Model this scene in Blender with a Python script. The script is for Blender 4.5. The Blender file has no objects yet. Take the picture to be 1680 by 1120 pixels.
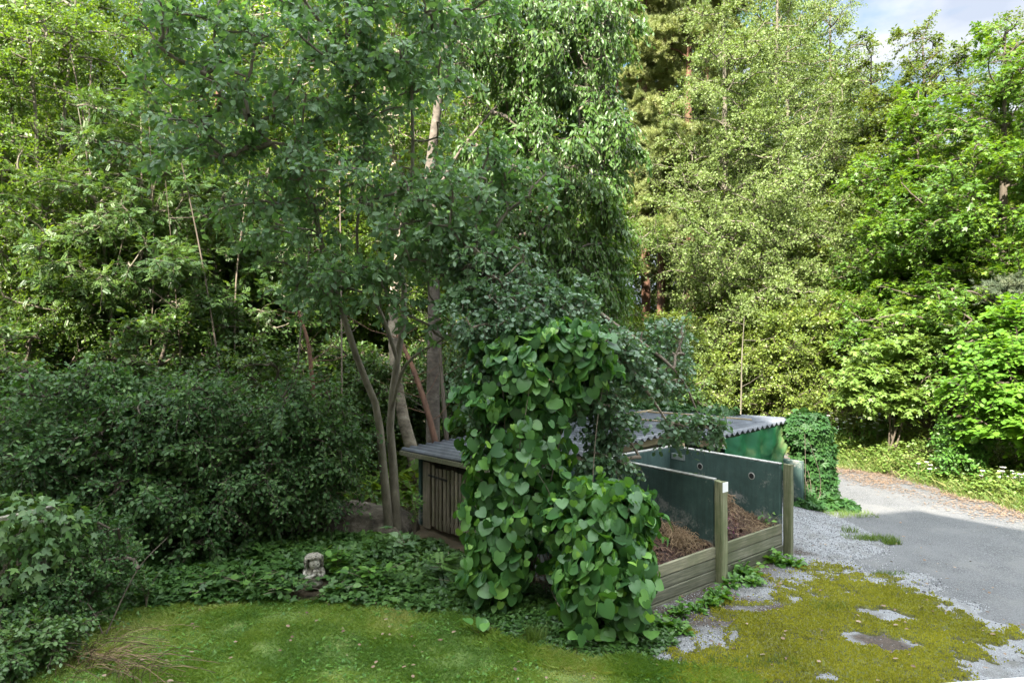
import bpy, math, random
import numpy as np
from mathutils import Vector

# ------------------------------------------------------------------ camera, sky, sun, exposure
S = bpy.context.scene
CH = 3.7                     # eye height above the yard
FP = 1120.0                  # focal length in photo pixels (1680 wide)
cam_d = bpy.data.cameras.new('camera'); cam = bpy.data.objects.new('camera', cam_d)
S.collection.objects.link(cam); S.camera = cam
cam.location = (0, 0, CH); cam.rotation_euler = (math.radians(90), 0, 0)
cam_d.sensor_width = 36; cam_d.lens = 24; cam_d.shift_y = -20 / 1680
cam_d.clip_start = 0.05; cam_d.clip_end = 600

SUN_AZ, SUN_EL = math.radians(25), math.radians(42)
L = Vector((math.sin(SUN_AZ) * math.cos(SUN_EL), math.cos(SUN_AZ) * math.cos(SUN_EL), -math.sin(SUN_EL)))
sd = bpy.data.lights.new('sun', 'SUN'); sd.energy = 5.0; sd.angle = math.radians(0.5); sd.color = (1, .935, .8)
sun = bpy.data.objects.new('sun', sd); S.collection.objects.link(sun)
sun.rotation_euler = L.to_track_quat('-Z', 'Y').to_euler()

W = bpy.data.worlds.new('World'); S.world = W; W.use_nodes = True
nt = W.node_tree; nt.nodes.clear()
out = nt.nodes.new('ShaderNodeOutputWorld'); bg = nt.nodes.new('ShaderNodeBackground')
sky = nt.nodes.new('ShaderNodeTexSky'); sky.sky_type = 'NISHITA'; sky.sun_disc = False
sky.sun_elevation = SUN_EL; sky.sun_rotation = math.atan2(-L.x, -L.y)
tc = nt.nodes.new('ShaderNodeTexCoord')
mp = nt.nodes.new('ShaderNodeMapping'); mp.inputs['Scale'].default_value = (1.0, 1.0, 2.2); mp.inputs['Location'].default_value = (0.62, 0.4, 0.2)
nz = nt.nodes.new('ShaderNodeTexNoise'); nz.inputs['Scale'].default_value = 2.6; nz.inputs['Detail'].default_value = 9; nz.inputs['Roughness'].default_value = .55
rp = nt.nodes.new('ShaderNodeValToRGB'); rp.color_ramp.elements[0].position = .38; rp.color_ramp.elements[1].position = .54
mx = nt.nodes.new('ShaderNodeMixRGB'); mx.inputs['Color2'].default_value = (4.2, 4.5, 5.0, 1)
nt.links.new(tc.outputs['Generated'], mp.inputs['Vector']); nt.links.new(mp.outputs[0], nz.inputs['Vector'])
nt.links.new(nz.outputs['Fac'], rp.inputs['Fac']); nt.links.new(rp.outputs['Color'], mx.inputs['Fac'])
# sky above the view boosted to fill the shade, low sky and clouds dimmed
sp_ = nt.nodes.new('ShaderNodeSeparateXYZ'); nt.links.new(tc.outputs['Generated'], sp_.inputs[0])
mr = nt.nodes.new('ShaderNodeMapRange'); mr.inputs['From Min'].default_value = .42; mr.inputs['From Max'].default_value = .85; mr.interpolation_type = 'SMOOTHSTEP'
nt.links.new(sp_.outputs['Z'], mr.inputs['Value'])
nz2 = nt.nodes.new('ShaderNodeTexNoise'); nz2.inputs['Scale'].default_value = 5; nz2.inputs['Detail'].default_value = 6; nt.links.new(mp.outputs[0], nz2.inputs['Vector'])
cr = nt.nodes.new('ShaderNodeValToRGB'); cr.color_ramp.elements[0].position = .38; cr.color_ramp.elements[0].color = (1.0, 1.12, 1.35, 1); cr.color_ramp.elements[1].position = .6; cr.color_ramp.elements[1].color = (1.65, 1.7, 1.76, 1)
nt.links.new(nz2.outputs['Fac'], cr.inputs['Fac'])
cm = nt.nodes.new('ShaderNodeMixRGB'); cm.inputs['Color2'].default_value = (12.2, 12.9, 13.0, 1); nt.links.new(mr.outputs[0], cm.inputs['Fac']); nt.links.new(cr.outputs['Color'], cm.inputs['Color1'])
lb0 = nt.nodes.new('ShaderNodeMixRGB'); lb0.inputs['Color1'].default_value = (.36, .82, 1.35, 1); nt.links.new(mr.outputs[0], lb0.inputs['Fac']); nt.links.new(sky.outputs[0], lb0.inputs['Color2'])
nt.links.new(lb0.outputs[0], mx.inputs['Color1']); nt.links.new(cm.outputs[0], mx.inputs['Color2']); nt.links.new(mx.outputs[0], bg.inputs['Color'])
bg.inputs['Strength'].default_value = 0.15
nt.links.new(bg.outputs[0], out.inputs['Surface'])
S.view_settings.view_transform = 'Standard'; S.view_settings.look = 'None'
S.view_settings.exposure = 2.25; S.view_settings.gamma = 1.0
S.cycles.max_bounces = 6; S.cycles.diffuse_bounces = 3; S.cycles.transmission_bounces = 4; S.cycles.glossy_bounces = 2

C = S.collection
rng = np.random.default_rng(7)
Z = np.array([0, 0, 1.0])

def at(px, py, Y):                       # photo pixel at depth Y -> world point
    return np.array([(px - 840) / FP * Y, Y, CH - (py - 540) / FP * Y])
def gp(px, py):                          # photo pixel on the ground plane
    Y = CH * FP / (py - 540); return ((px - 840) / FP * Y, Y)

# ------------------------------------------------------------------ mesh helpers
def np_mesh(name, V, F, attrs=None, smooth=False):
    V = np.ascontiguousarray(V, dtype=np.float32); F = np.ascontiguousarray(F, dtype=np.int32)
    m = bpy.data.meshes.new(name); k = F.shape[1]
    m.vertices.add(len(V)); m.vertices.foreach_set('co', V.ravel())
    m.loops.add(F.size); m.loops.foreach_set('vertex_index', F.ravel())
    m.polygons.add(len(F)); m.polygons.foreach_set('loop_start', np.arange(0, F.size, k, dtype=np.int32))
    try: m.polygons.foreach_set('loop_total', np.full(len(F), k, dtype=np.int32))
    except Exception: pass
    if smooth: m.polygons.foreach_set('use_smooth', np.ones(len(F), dtype=bool))
    m.update(calc_edges=True)
    for an, av in (attrs or {}).items():
        a = m.attributes.new(an, 'FLOAT', 'POINT'); a.data.foreach_set('value', np.ascontiguousarray(av, dtype=np.float32))
    return m

def link(name, mesh, mat=None, parent=None, loc=None):
    o = bpy.data.objects.new(name, mesh); C.objects.link(o)
    if mat is not None and mesh is not None and len(mesh.materials) == 0: mesh.materials.append(mat)
    if parent is not None: o.parent = parent
    if loc is not None: o.location = loc
    return o

def tag(o, label=None, cat=None, group=None, kind=None):
    if label: o['label'] = label
    if cat: o['category'] = cat
    if group: o['group'] = group
    if kind: o['kind'] = kind
    return o

def thing(name, label, cat, loc=(0, 0, 0), rz=0, group=None):
    o = bpy.data.objects.new(name, None); C.objects.link(o); o.empty_display_size = .2
    o.location = loc; o.rotation_euler = (0, 0, rz)
    return tag(o, label, cat, group)

def copy_tree(root, loc, rz=0, s=1.0, label=None, group=None):
    r = root.copy(); C.objects.link(r); r.location = loc; r.rotation_euler = (0, 0, rz)
    r.scale = (s, s, s) if np.isscalar(s) else s
    if label: r['label'] = label
    if group: r['group'] = group
    for ch in list(root.children):
        c = ch.copy(); C.objects.link(c); c.parent = r
        for g in list(ch.children):
            d = g.copy(); C.objects.link(d); d.parent = c
    return r

class MB:
    """collects polygons of one mesh"""
    def __init__(s): s.v = []; s.f = []
    def add(s, v, f):
        b = len(s.v); s.v += [tuple(map(float, p)) for p in v]; s.f += [tuple(i + b for i in q) for q in f]; return s
    def box(s, o, ax, ay, az, bev=0.0):          # corner origin + 3 edge vectors, bevelled corners along the long axis
        o, ax, ay, az = (np.array(q, float) for q in (o, ax, ay, az))
        if bev <= 0:
            v = [o, o + ax, o + ax + ay, o + ay, o + az, o + ax + az, o + ax + ay + az, o + ay + az]
            return s.add(v, [(0, 3, 2, 1), (4, 5, 6, 7), (0, 1, 5, 4), (1, 2, 6, 5), (2, 3, 7, 6), (3, 0, 4, 7)])
        l = [np.linalg.norm(q) for q in (ax, ay, az)]; k = int(np.argmax(l)); A = [ax, ay, az]
        a = A[k]; b, c = A[(k + 1) % 3], A[(k + 2) % 3]
        ub, uc = b / np.linalg.norm(b) * bev, c / np.linalg.norm(c) * bev; ua = a / np.linalg.norm(a) * bev
        ring = [o + ub, o + b - ub, o + b + uc, o + b + c - uc, o + b + c - ub, o + c + ub, o + c - uc, o + uc]
        cen = o + (b + c) / 2
        rings = [[cen + (p - cen) * .9 for p in ring], [p + ua for p in ring], [p + a - ua for p in ring], [cen + (p - cen) * .9 + a for p in ring]]
        v = [p for r in rings for p in r]; f = []
        for r in range(3):
            for i in range(8):
                j = (i + 1) % 8; f.append((r * 8 + i, r * 8 + j, r * 8 + 8 + j, r * 8 + 8 + i))
        f.append(tuple(range(7, -1, -1))); f.append(tuple(range(24, 32)))
        return s.add(v, f)
    def prism(s, poly, vec):
        n = len(poly); p = [np.array(q, float) for q in poly]; vec = np.array(vec, float)
        return s.add(p + [q + vec for q in p], [tuple(range(n - 1, -1, -1)), tuple(range(n, 2 * n))] + [(i, (i + 1) % n, n + (i + 1) % n, n + i) for i in range(n)])
    def build(s, name, mat, parent=None, smooth=False):
        m = bpy.data.meshes.new(name); m.from_pydata(s.v, [], s.f); m.update()
        import bmesh
        b = bmesh.new(); b.from_mesh(m); bmesh.ops.recalc_face_normals(b, faces=b.faces); b.to_mesh(m); b.free()
        if smooth: m.polygons.foreach_set('use_smooth', np.ones(len(m.polygons), dtype=bool))
        return link(name, m, mat, parent)

def unit(v):
    return v / np.maximum(np.linalg.norm(v, axis=-1, keepdims=True), 1e-9)

def tubes(P, R, sides=5):
    """P (T,K,3) polylines, R (T,K) radii -> verts, quads"""
    P = np.asarray(P, float); R = np.asarray(R, float); T, K, _ = P.shape
    D = np.empty_like(P); D[:, 1:-1] = P[:, 2:] - P[:, :-2]; D[:, 0] = P[:, 1] - P[:, 0]; D[:, -1] = P[:, -1] - P[:, -2]
    D = unit(D); ref = np.where(np.abs(D[:, :1, 2:3]) > .8, np.array([1.0, 0, 0]), Z); ref = np.broadcast_to(ref, P.shape)
    U = unit(np.cross(D, ref)); Vv = np.cross(D, U)
    a = np.linspace(0, 2 * np.pi, sides, endpoint=False)
    V = P[:, :, None] + R[:, :, None, None] * (np.cos(a)[None, None, :, None] * U[:, :, None] + np.sin(a)[None, None, :, None] * Vv[:, :, None])
    V = V.reshape(-1, 3)
    t = np.arange(T)[:, None, None] * K * sides; k = np.arange(K - 1)[None, :, None] * sides; i = np.arange(sides)[None, None, :]; j = (i + 1) % sides
    F = np.stack([t + k + i, t + k + j, t + k + sides + j, t + k + sides + i], -1).reshape(-1, 4)
    return V, F

def smooth_line(pts, n=14, jit=0.0, r=rng):
    """(m,4) control points x,y,z,r -> (n,4) Catmull-Rom"""
    p = np.array(pts, float); m = len(p); q = np.vstack([2 * p[0] - p[1], p, 2 * p[-1] - p[-2]])
    t = np.linspace(0, m - 1 - 1e-6, n); i = t.astype(int); f = (t - i)[:, None]
    a, b, c, d = q[i], q[i + 1], q[i + 2], q[i + 3]
    o = .5 * ((2 * b) + (-a + c) * f + (2 * a - 5 * b + 4 * c - d) * f ** 2 + (-a + 3 * b - 3 * c + d) * f ** 3)
    if jit: o[1:-1, :3] += r.normal(0, jit, (n - 2, 3))
    return o

def merge(parts):
    Vs, Fs, b = [], [], 0
    for V, F in parts: Vs.append(V); Fs.append(F + b); b += len(V)
    return np.concatenate(Vs), np.concatenate(Fs)

# ------------------------------------------------------------------ leaf templates (x across, y to the tip, z normal)
def T_(v, f): return np.array(v, float), np.array(f, int)
LEAF2 = T_([(0, 0, 0), (-.34, .5, .07), (0, 1, -.05), (.34, .5, .07)], [(0, 2, 1), (0, 3, 2)])
LANCE = T_([(0, 0, 0), (-.23, .42, .05), (0, 1, -.08), (.23, .42, .05)], [(0, 2, 1), (0, 3, 2)])
OVAL = T_([(0, 0, 0), (-.27, .28, .05), (-.25, .68, .03), (0, 1, -.06), (.25, .68, .03), (.27, .28, .05)], [(0, 2, 1), (0, 3, 2), (0, 4, 3), (0, 5, 4)])
ROUND = T_([(0, 0, 0), (-.36, .3, .05), (-.33, .72, .02), (0, .98, -.05), (.33, .72, .02), (.36, .3, .05)], [(0, 2, 1), (0, 3, 2), (0, 4, 3), (0, 5, 4)])
_h = [(-.02, .02, -.01), (-.14, -.13, .0), (-.34, -.12, -.02), (-.51, .08, .05), (-.52, .34, .03), (-.39, .62, -.03), (-.16, .83, -.1), (0, .92, -.14)]
HEART = T_([(0, .03, 0), (0, .35, -.05), (0, .7, -.08)] + _h[1:7] + [_h[7]] + [(-x, y, z) for x, y, z in _h[1:7][::-1]],
           [(1, 0, 3), (1, 3, 4), (1, 4, 5), (1, 5, 6), (1, 6, 7), (2, 1, 7), (2, 7, 8), (2, 8, 9), (2, 9, 10), (2, 10, 11), (1, 2, 11), (1, 11, 12), (1, 12, 13), (1, 13, 14), (1, 14, 15), (1, 15, 0)])
def _maple():
    pts = []; lob = [(-125, .5), (-62, .82), (0, 1.0), (62, .82), (125, .5)]
    for i, (a, r) in enumerate(lob):
        for da, rr in ((-15, .68), (-5, .82), (0, 1), (5, .82), (15, .68)):
            t = math.radians(a + da); pts.append((math.sin(t) * r * rr * .62, .32 + math.cos(t) * r * rr * .66, -.05 * r * rr + .03))
        if i < 4:
            t = math.radians((a + lob[i + 1][0]) / 2); pts.append((math.sin(t) * .24, .32 + math.cos(t) * .26, .03))
    v = [(0, .3, 0), (0, .05, 0)] + pts; n = len(pts)
    return T_(v, [(0, i + 2, i + 3) for i in range(n - 1)] + [(0, n + 1, 1), (0, 1, 2)])
MAPLE = _maple()
def _pinnate(n=5, w=.09, l=.3):
    v = []; f = []
    spec = [(k, s) for k in range(n) for s in (-1, 1)] + [(n, 0)]
    for k, s in spec:
        y0 = .12 + .75 * k / n; a = s * 1.05; d = np.array([math.sin(a), math.cos(a), -.12]); q = np.array([math.cos(a), -math.sin(a), 0.0]); b = len(v); o = np.array([0, y0, 0.0])
        v += [o, o + d * l * .5 - q * w + [0, 0, .02], o + d * l, o + d * l * .5 + q * w + [0, 0, .02]]; f += [(b, b + 2, b + 1), (b, b + 3, b + 2)]
    return T_(v, f)
PINN = _pinnate()
def _trifol():
    v = []; f = []
    for a in (-1.25, 0, 1.25):
        d = np.array([math.sin(a), math.cos(a), -.1]); q = np.array([math.cos(a), -math.sin(a), 0.0]); b = len(v); o = np.array([0, .35, 0.0]); l = .62
        v += [o, o + d * l * .35 - q * .2 + [0, 0, .04], o + d * l * .75 - q * .13, o + d * l, o + d * l * .75 + q * .13, o + d * l * .35 + q * .2 + [0, 0, .04]]
        f += [(b, b + 2, b + 1), (b, b + 3, b + 2), (b, b + 4, b + 3), (b, b + 5, b + 4)]
    return T_(v, f)
TRIFOL = _trifol()
def _five():
    v = []; f = []
    for a in (-1.9, -.95, 0, .95, 1.9):
        d = np.array([math.sin(a), math.cos(a), -.12]); q = np.array([math.cos(a), -math.sin(a), 0.0]); b = len(v); o = np.array([0, .3, 0.0]); l = .62
        v += [o, o + d * l * .55 - q * .15 + [0, 0, .04], o + d * l, o + d * l * .55 + q * .15 + [0, 0, .04]]; f += [(b, b + 2, b + 1), (b, b + 3, b + 2)]
    return T_(v, f)
FIVE = _five()
def _needles():
    r = np.random.default_rng(3); v = []; f = []
    for k in range(26):
        a = r.uniform(0, 2 * math.pi); c = r.uniform(.25, 1.0); d = unit(np.array([math.cos(a) * c, .75, math.sin(a) * c])); q = unit(np.cross(d, r.normal(size=3))) * .034
        o = np.array([0, r.uniform(0, .45), 0]); b = len(v); v += [o - q, o + q, o + d * r.uniform(.45, .7)]; f += [(b, b + 1, b + 2)]
    return T_(v, f)
NEEDLE = _needles()
LOBED = T_([(0, 0, 0), (-.08, .2, .02), (-.16, .35, .04), (-.08, .42, .02), (-.22, .62, .05), (-.12, .68, .02), (-.18, .86, .03), (0, 1, -.12), (.18, .86, .03), (.12, .68, .02), (.22, .62, .05), (.08, .42, .02), (.16, .35, .04), (.08, .2, .02), (0, .5, -.02)],
           [(14, i + 1, i) for i in range(0, 13)] + [(14, 0, 13)])

def leaves_np(pos, tip, nrm, size, tmpl, rnd):
    tv, tf = tmpl; d = unit(tip); s = unit(np.cross(d, nrm)); n = np.cross(s, d)
    size = np.asarray(size).reshape(-1, 1, 1)
    V = pos[:, None] + size * (tv[None, :, 0:1] * s[:, None] + tv[None, :, 1:2] * d[:, None] + tv[None, :, 2:3] * n[:, None])
    N = len(pos); F = (tf[None] + (np.arange(N) * len(tv))[:, None, None]).reshape(-1, 3)
    return V.reshape(-1, 3), F, np.repeat(rnd, len(tv))

# ------------------------------------------------------------------ materials
def new_mat(name):
    m = bpy.data.materials.new(name); m.use_nodes = True; t = m.node_tree; t.nodes.clear()
    o = t.nodes.new('ShaderNodeOutputMaterial'); b = t.nodes.new('ShaderNodeBsdfPrincipled'); t.links.new(b.outputs[0], o.inputs['Surface'])
    return m, t, b, o

def ramp(t, fac, stops):
    r = t.nodes.new('ShaderNodeValToRGB'); e = r.color_ramp.elements
    while len(e) < len(stops): e.new(.5)
    for x, (p, c) in zip(e, stops): x.position = p; x.color = (*c, 1)
    t.links.new(fac, r.inputs['Fac']); return r.outputs['Color']

def noise(t, scale, detail=5, rough=.6, coord='Object', vscale=None, dist=0):
    c = t.nodes.new('ShaderNodeTexCoord'); n = t.nodes.new('ShaderNodeTexNoise'); n.inputs['Scale'].default_value = scale
    n.inputs['Detail'].default_value = detail; n.inputs['Roughness'].default_value = rough; n.inputs['Distortion'].default_value = dist
    if vscale:
        m = t.nodes.new('ShaderNodeMapping'); m.inputs['Scale'].default_value = vscale; t.links.new(c.outputs[coord], m.inputs['Vector']); t.links.new(m.outputs[0], n.inputs['Vector'])
    else: t.links.new(c.outputs[coord], n.inputs['Vector'])
    return n.outputs['Fac']

def bump(t, b, h, strength=.4, dist=.02):
    n = t.nodes.new('ShaderNodeBump'); n.inputs['Strength'].default_value = strength; n.inputs['Distance'].default_value = dist
    t.links.new(h, n.inputs['Height']); t.links.new(n.outputs[0], b.inputs['Normal'])

def mixc(t, fac, a, b):
    m = t.nodes.new('ShaderNodeMixRGB')
    t.links.new(fac, m.inputs['Fac']) if not isinstance(fac, float) else setattr(m.inputs['Fac'], 'default_value', fac)
    for k, x in (('Color1', a), ('Color2', b)):
        if isinstance(x, tuple): m.inputs[k].default_value = (*x, 1)
        else: t.links.new(x, m.inputs[k])
    return m.outputs[0]

def leaf_mat(name, cols, trans=.4, rough=.45, tint=(1.5, 1.35, .5), spec=.5):
    """cols: dark..light leaf colours, picked per leaf by the rnd attribute"""
    m, t, b, o = new_mat(name)
    a = t.nodes.new('ShaderNodeAttribute'); a.attribute_name = 'rnd'
    n = len(cols); col = ramp(t, a.outputs['Fac'], [(i / (n - 1), c) for i, c in enumerate(cols)])
    t.links.new(col, b.inputs['Base Color']); b.inputs['Roughness'].default_value = rough
    b.inputs['Specular IOR Level'].default_value = spec
    tr = t.nodes.new('ShaderNodeBsdfTranslucent'); tc_ = t.nodes.new('ShaderNodeMixRGB'); tc_.blend_type = 'MULTIPLY'; tc_.inputs['Fac'].default_value = 1
    t.links.new(col, tc_.inputs['Color1']); tc_.inputs['Color2'].default_value = (*tint, 1); t.links.new(tc_.outputs[0], tr.inputs['Color'])
    ms = t.nodes.new('ShaderNodeMixShader'); ms.inputs['Fac'].default_value = trans
    t.links.new(b.outputs[0], ms.inputs[1]); t.links.new(tr.outputs[0], ms.inputs[2]); t.links.new(ms.outputs[0], o.inputs['Surface'])
    return m

def bark_mat(name, a, b_, c=None, scale=6, vz=.25, rough=.9, st=.6):
    m, t, b, o = new_mat(name)
    n = noise(t, scale, 7, .65, vscale=(1, 1, vz)); stops = [(.3, a), (.6, b_)]
    if c: stops.append((.72, c))
    t.links.new(ramp(t, n, stops), b.inputs['Base Color']); b.inputs['Roughness'].default_value = rough
    bump(t, b, n, st, .02); return m

LM = dict(
    willow=leaf_mat('willow_leaf', [(.06, .125, .05), (.12, .215, .095), (.21, .31, .165)], .42, .5, (1.3, 1.5, .5), .6),
    cherry=leaf_mat('cherry_leaf', [(.035, .085, .016), (.065, .14, .025), (.12, .2, .045)], .38, .4),
    forest=leaf_mat('forest_leaf', [(.045, .095, .014), (.095, .175, .022), (.18, .27, .035)], .48, .45),
    rowan=leaf_mat('rowan_leaf', [(.03, .07, .018), (.062, .125, .028), (.12, .195, .042)], .42, .45),
    aspen=leaf_mat('aspen_leaf', [(.085, .135, .035), (.15, .21, .055), (.21, .27, .095)], .36, .5, (1.3, 1.3, .5), .35),
    maple=leaf_mat('maple_leaf', [(.04, .1, .012), (.09, .185, .02), (.18, .28, .03)], .42, .45),
    mapledark=leaf_mat('field_maple_leaf', [(.05, .09, .014), (.09, .14, .02), (.15, .19, .03)], .4, .45),
    elm=leaf_mat('elm_leaf', [(.06, .15, .015), (.11, .24, .025), (.18, .32, .035)], .45, .5),
    sapling=leaf_mat('sapling_leaf', [(.08, .15, .025), (.14, .23, .045), (.21, .3, .07)], .4, .45),
    hedge=leaf_mat('hedge_leaf', [(.065, .115, .02), (.14, .2, .032), (.23, .29, .06)], .4, .45),
    shrub=leaf_mat('dark_shrub_leaf', [(.025, .06, .02), (.055, .12, .036), (.13, .22, .065)], .3, .5, (1.3, 1.5, .5), .3),
    pipe=leaf_mat('pipe_vine_leaf', [(.028, .085, .028), (.05, .14, .038), (.078, .19, .045), (.12, .26, .05), (.2, .36, .055)], .3, .42, (1.4, 1.4, .4), .5),
    apple=leaf_mat('apple_leaf', [(.045, .1, .045), (.08, .155, .075), (.14, .22, .12)], .28, .42, (1.3, 1.4, .5), .6),
    creeper=leaf_mat('creeper_leaf', [(.016, .05, .013), (.03, .085, .02), (.055, .125, .03)], .25, .5, spec=.25),
    hop=leaf_mat('trellis_vine_leaf', [(.04, .1, .025), (.07, .145, .038), (.12, .2, .055)], .3, .45),
    cover=leaf_mat('ground_cover_leaf', [(.025, .065, .016), (.05, .12, .024), (.1, .2, .036)], .3, .5),
    bright=leaf_mat('bright_weed_leaf', [(.05, .14, .02), (.08, .19, .03), (.13, .26, .04)], .35, .45),
    verge=leaf_mat('verge_leaf', [(.08, .15, .03), (.14, .22, .045), (.22, .28, .07)], .35, .5),
    pine=leaf_mat('pine_needle', [(.16, .2, .07), (.23, .27, .09), (.32, .33, .13)], .2, .5, (1.2, 1.2, .5)),
    spruce=leaf_mat('spruce_needle', [(.07, .1, .06), (.11, .14, .08), (.17, .19, .11)], .15, .5, (1.2, 1.2, .5)),
    far=leaf_mat('far_leaf', [(.03, .07, .015), (.06, .12, .02), (.1, .17, .03)], .4, .5),
)
grass_m = leaf_mat('lawn_blade', [(.07, .15, .02), (.13, .22, .028), (.2, .28, .05), (.32, .33, .12)], .35, .5, spec=.4)
straw_m = leaf_mat('dry_straw', [(.09, .06, .035), (.2, .13, .075), (.36, .25, .14)], .2, .7, (1, 1, 1))
BK = dict(
    grey=bark_mat('willow_bark', (.07, .06, .042), (.17, .15, .11), (.26, .24, .18), 9, .35),
    smooth=bark_mat('cherry_bark', (.06, .048, .038), (.15, .125, .1), (.23, .2, .16), 7, 1.6),
    pale=bark_mat('birch_bark', (.07, .055, .045), (.36, .3, .23), (.5, .44, .35), 4, 1.8),
    dark=bark_mat('dark_bark', (.045, .035, .025), (.12, .095, .07)),
    pine=bark_mat('pine_bark', (.06, .035, .025), (.18, .09, .055), (.26, .14, .085), 5, .3),
    twig=bark_mat('twig_bark', (.09, .07, .05), (.2, .16, .12)),
)

# ------------------------------------------------------------------ tree grower
def in_blobs(blobs, n, r, shell=.42):
    w = np.array([b[6] if len(b) > 6 else b[3] * b[4] * b[5] for b in blobs], float); k = r.choice(len(blobs), n, p=w / w.sum())
    B = np.array([b[:6] for b in blobs], float)[k]
    d = unit(r.normal(size=(n, 3))); u = r.random(n) ** shell
    return B[:, :3] + d * u[:, None] * B[:, 3:6], unit(d / B[:, 3:6])

def grow(seed, trunks, blobs, n_nodes, tw_per, tw_len, lf_per, tmpl, lsize, g=.25, up=.3, out_b=.7, flat=.6, leaf_droop=.3,
         wood=.0014, sides=5, spread=.9, twig_r=.004, shell=.42, twig_tubes=True, tip_r=.006, jit=.35, side=.9, pet=.02):
    """trunks: list of control polylines (x,y,z,r). Returns trunk (V,F), branches (V,F), leaves (V,F,rnd) in local coordinates."""
    r = np.random.default_rng(seed)
    tl = [smooth_line(p, 16, .0, r) for p in trunks]
    parts = [tubes(q[None, :, :3], q[None, :, 3], 9) for q in tl]; trunkVF = merge(parts)
    tn = np.concatenate([q[3:] for q in tl]); base = tl[0][0, :3]
    nodes, ndir = in_blobs(blobs, n_nodes, r, shell)
    key = np.array([np.min(np.linalg.norm(tn[:, :3] - p, axis=1)) for p in nodes]); order = np.argsort(key)
    nodes, ndir = nodes[order], ndir[order]
    allp = np.vstack([tn[:, :3], nodes]); nt_ = len(tn); par = np.full(len(allp), -1); cost = np.zeros(len(allp))
    cost[:nt_] = 0
    for i in range(len(nodes)):
        m = nt_ + i; dv = nodes[i] - allp[:m]; dist = np.linalg.norm(dv, axis=1)
        pen = dist + .35 * cost[:m] + .8 * np.maximum(0, -dv[:, 2] - .1) * (g < .6)
        j = int(np.argmin(pen)); par[m] = j; cost[m] = cost[j] + dist[j]
    wt = np.zeros(len(allp)); wt[nt_:] = 1
    for m in range(len(allp) - 1, nt_ - 1, -1):
        if par[m] >= nt_: wt[par[m]] += wt[m]
    rad = tip_r + wood * np.sqrt(wt) * 6
    ch = np.arange(nt_, len(allp)); a, b = allp[par[ch]], allp[ch]; K = 5; s = np.linspace(0, 1, K)[None, :, None]
    ln = np.linalg.norm(b - a, axis=1)[:, None, None]
    P = a[:, None] * (1 - s) + b[:, None] * s + np.sin(s * np.pi) * (r.normal(0, .07, (len(ch), 1, 3)) + [0, 0, .06]) * ln
    P[:, 1:-1] += r.normal(0, .02, (len(ch), K - 2, 3)) * ln
    rp_ = np.where(par[ch] >= nt_, rad[par[ch]], rad[ch] * 1.25); rp_ = np.minimum(rp_, rad[ch] * 1.6)
    R = rp_[:, None] * (1 - s[0, :, 0]) + rad[ch][:, None] * s[0, :, 0]
    bparts = [tubes(P, R, sides)]
    # twigs start on the branch segments near each node
    T = len(ch) * tw_per; ci = np.repeat(np.arange(len(ch)), tw_per); ss = r.uniform(.35, 1, T)
    k0 = np.minimum((ss * (K - 1)).astype(int), K - 2); fr = (ss * (K - 1) - k0)[:, None]
    st = P[ci, k0] * (1 - fr) + P[ci, k0 + 1] * fr
    sd_ = unit(b - a)[ci]
    D = unit(out_b * ndir[ci] + .5 * sd_ + spread * r.normal(size=(T, 3)) * [1, 1, .7] + [0, 0, up])
    tl_ = tw_len * r.uniform(.55, 1.25, T)
    KT = 5; q = np.linspace(0, 1, KT)[None, :, None]
    G = g * r.uniform(.6, 1.4, (T, 1, 1))
    TP = st[:, None] + tl_[:, None, None] * (D[:, None] * q * (1 - .35 * G * q) - Z * G * q ** 2)
    TP[:, 1:] += r.normal(0, .03, (T, KT - 1, 3)) * tl_[:, None, None]
    if twig_tubes:
        bparts.append(tubes(TP, np.linspace(twig_r, twig_r * .35, KT)[None].repeat(T, 0), 3))
    brVF = merge(bparts)
    # leaves along twigs
    N = T * lf_per; ti = np.repeat(np.arange(T), lf_per); ls = (np.tile(np.arange(lf_per), T) + r.uniform(.1, .9, N)) / lf_per * .85 + .15
    k1 = np.minimum((ls * (KT - 1)).astype(int), KT - 2); f1 = (ls * (KT - 1) - k1)[:, None]
    lp = TP[ti, k1] * (1 - f1) + TP[ti, k1 + 1] * f1
    td = unit(TP[ti, k1 + 1] - TP[ti, k1]); sgn = np.where(np.tile(np.arange(lf_per), T) % 2 == 0, 1.0, -1.0)[:, None]
    upn = unit(Z * flat + r.normal(0, 1 - flat * .75, (N, 3)) * .6 + .25 * ndir[ci][ti])
    sv = unit(np.cross(td, upn)); tip = unit(td * .65 + side * sgn * sv + r.normal(0, jit, (N, 3)) - Z * leaf_droop)
    lp = lp + tip * pet * r.uniform(.5, 1.5, (N, 1))
    sz = lsize * r.uniform(.6, 1.2, N) * (1 - .25 * ls) * r.uniform(.72, 1.28, len(ch))[ci][ti]
    cl = r.random(len(ch))[ci][ti]; tw = r.random(T)[ti]
    rnd = np.clip((.4 * r.random(N) + .34 * cl + .26 * tw - .5) * 1.15 + .5, 0, 1)
    lv = leaves_np(lp, tip, upn, sz, tmpl, rnd)
    return trunkVF, brVF, lv

def make_tree(name, label, cat, loc, leaf, bark, group=None, trunk_name='trunk', rz=0, s=1.0, wood_name='branches', **kw):
    t, b, l = grow(**kw)
    root = thing(name, label, cat, loc, rz, group); root.scale = (s, s, s)
    link(trunk_name, np_mesh(trunk_name, *t, smooth=True), BK[bark], root)
    link(wood_name, np_mesh(wood_name, *b, smooth=True), BK[bark], root)
    link('crown', np_mesh('crown', l[0], l[1], {'rnd': l[2]}), LM[leaf], root)
    return root

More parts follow.
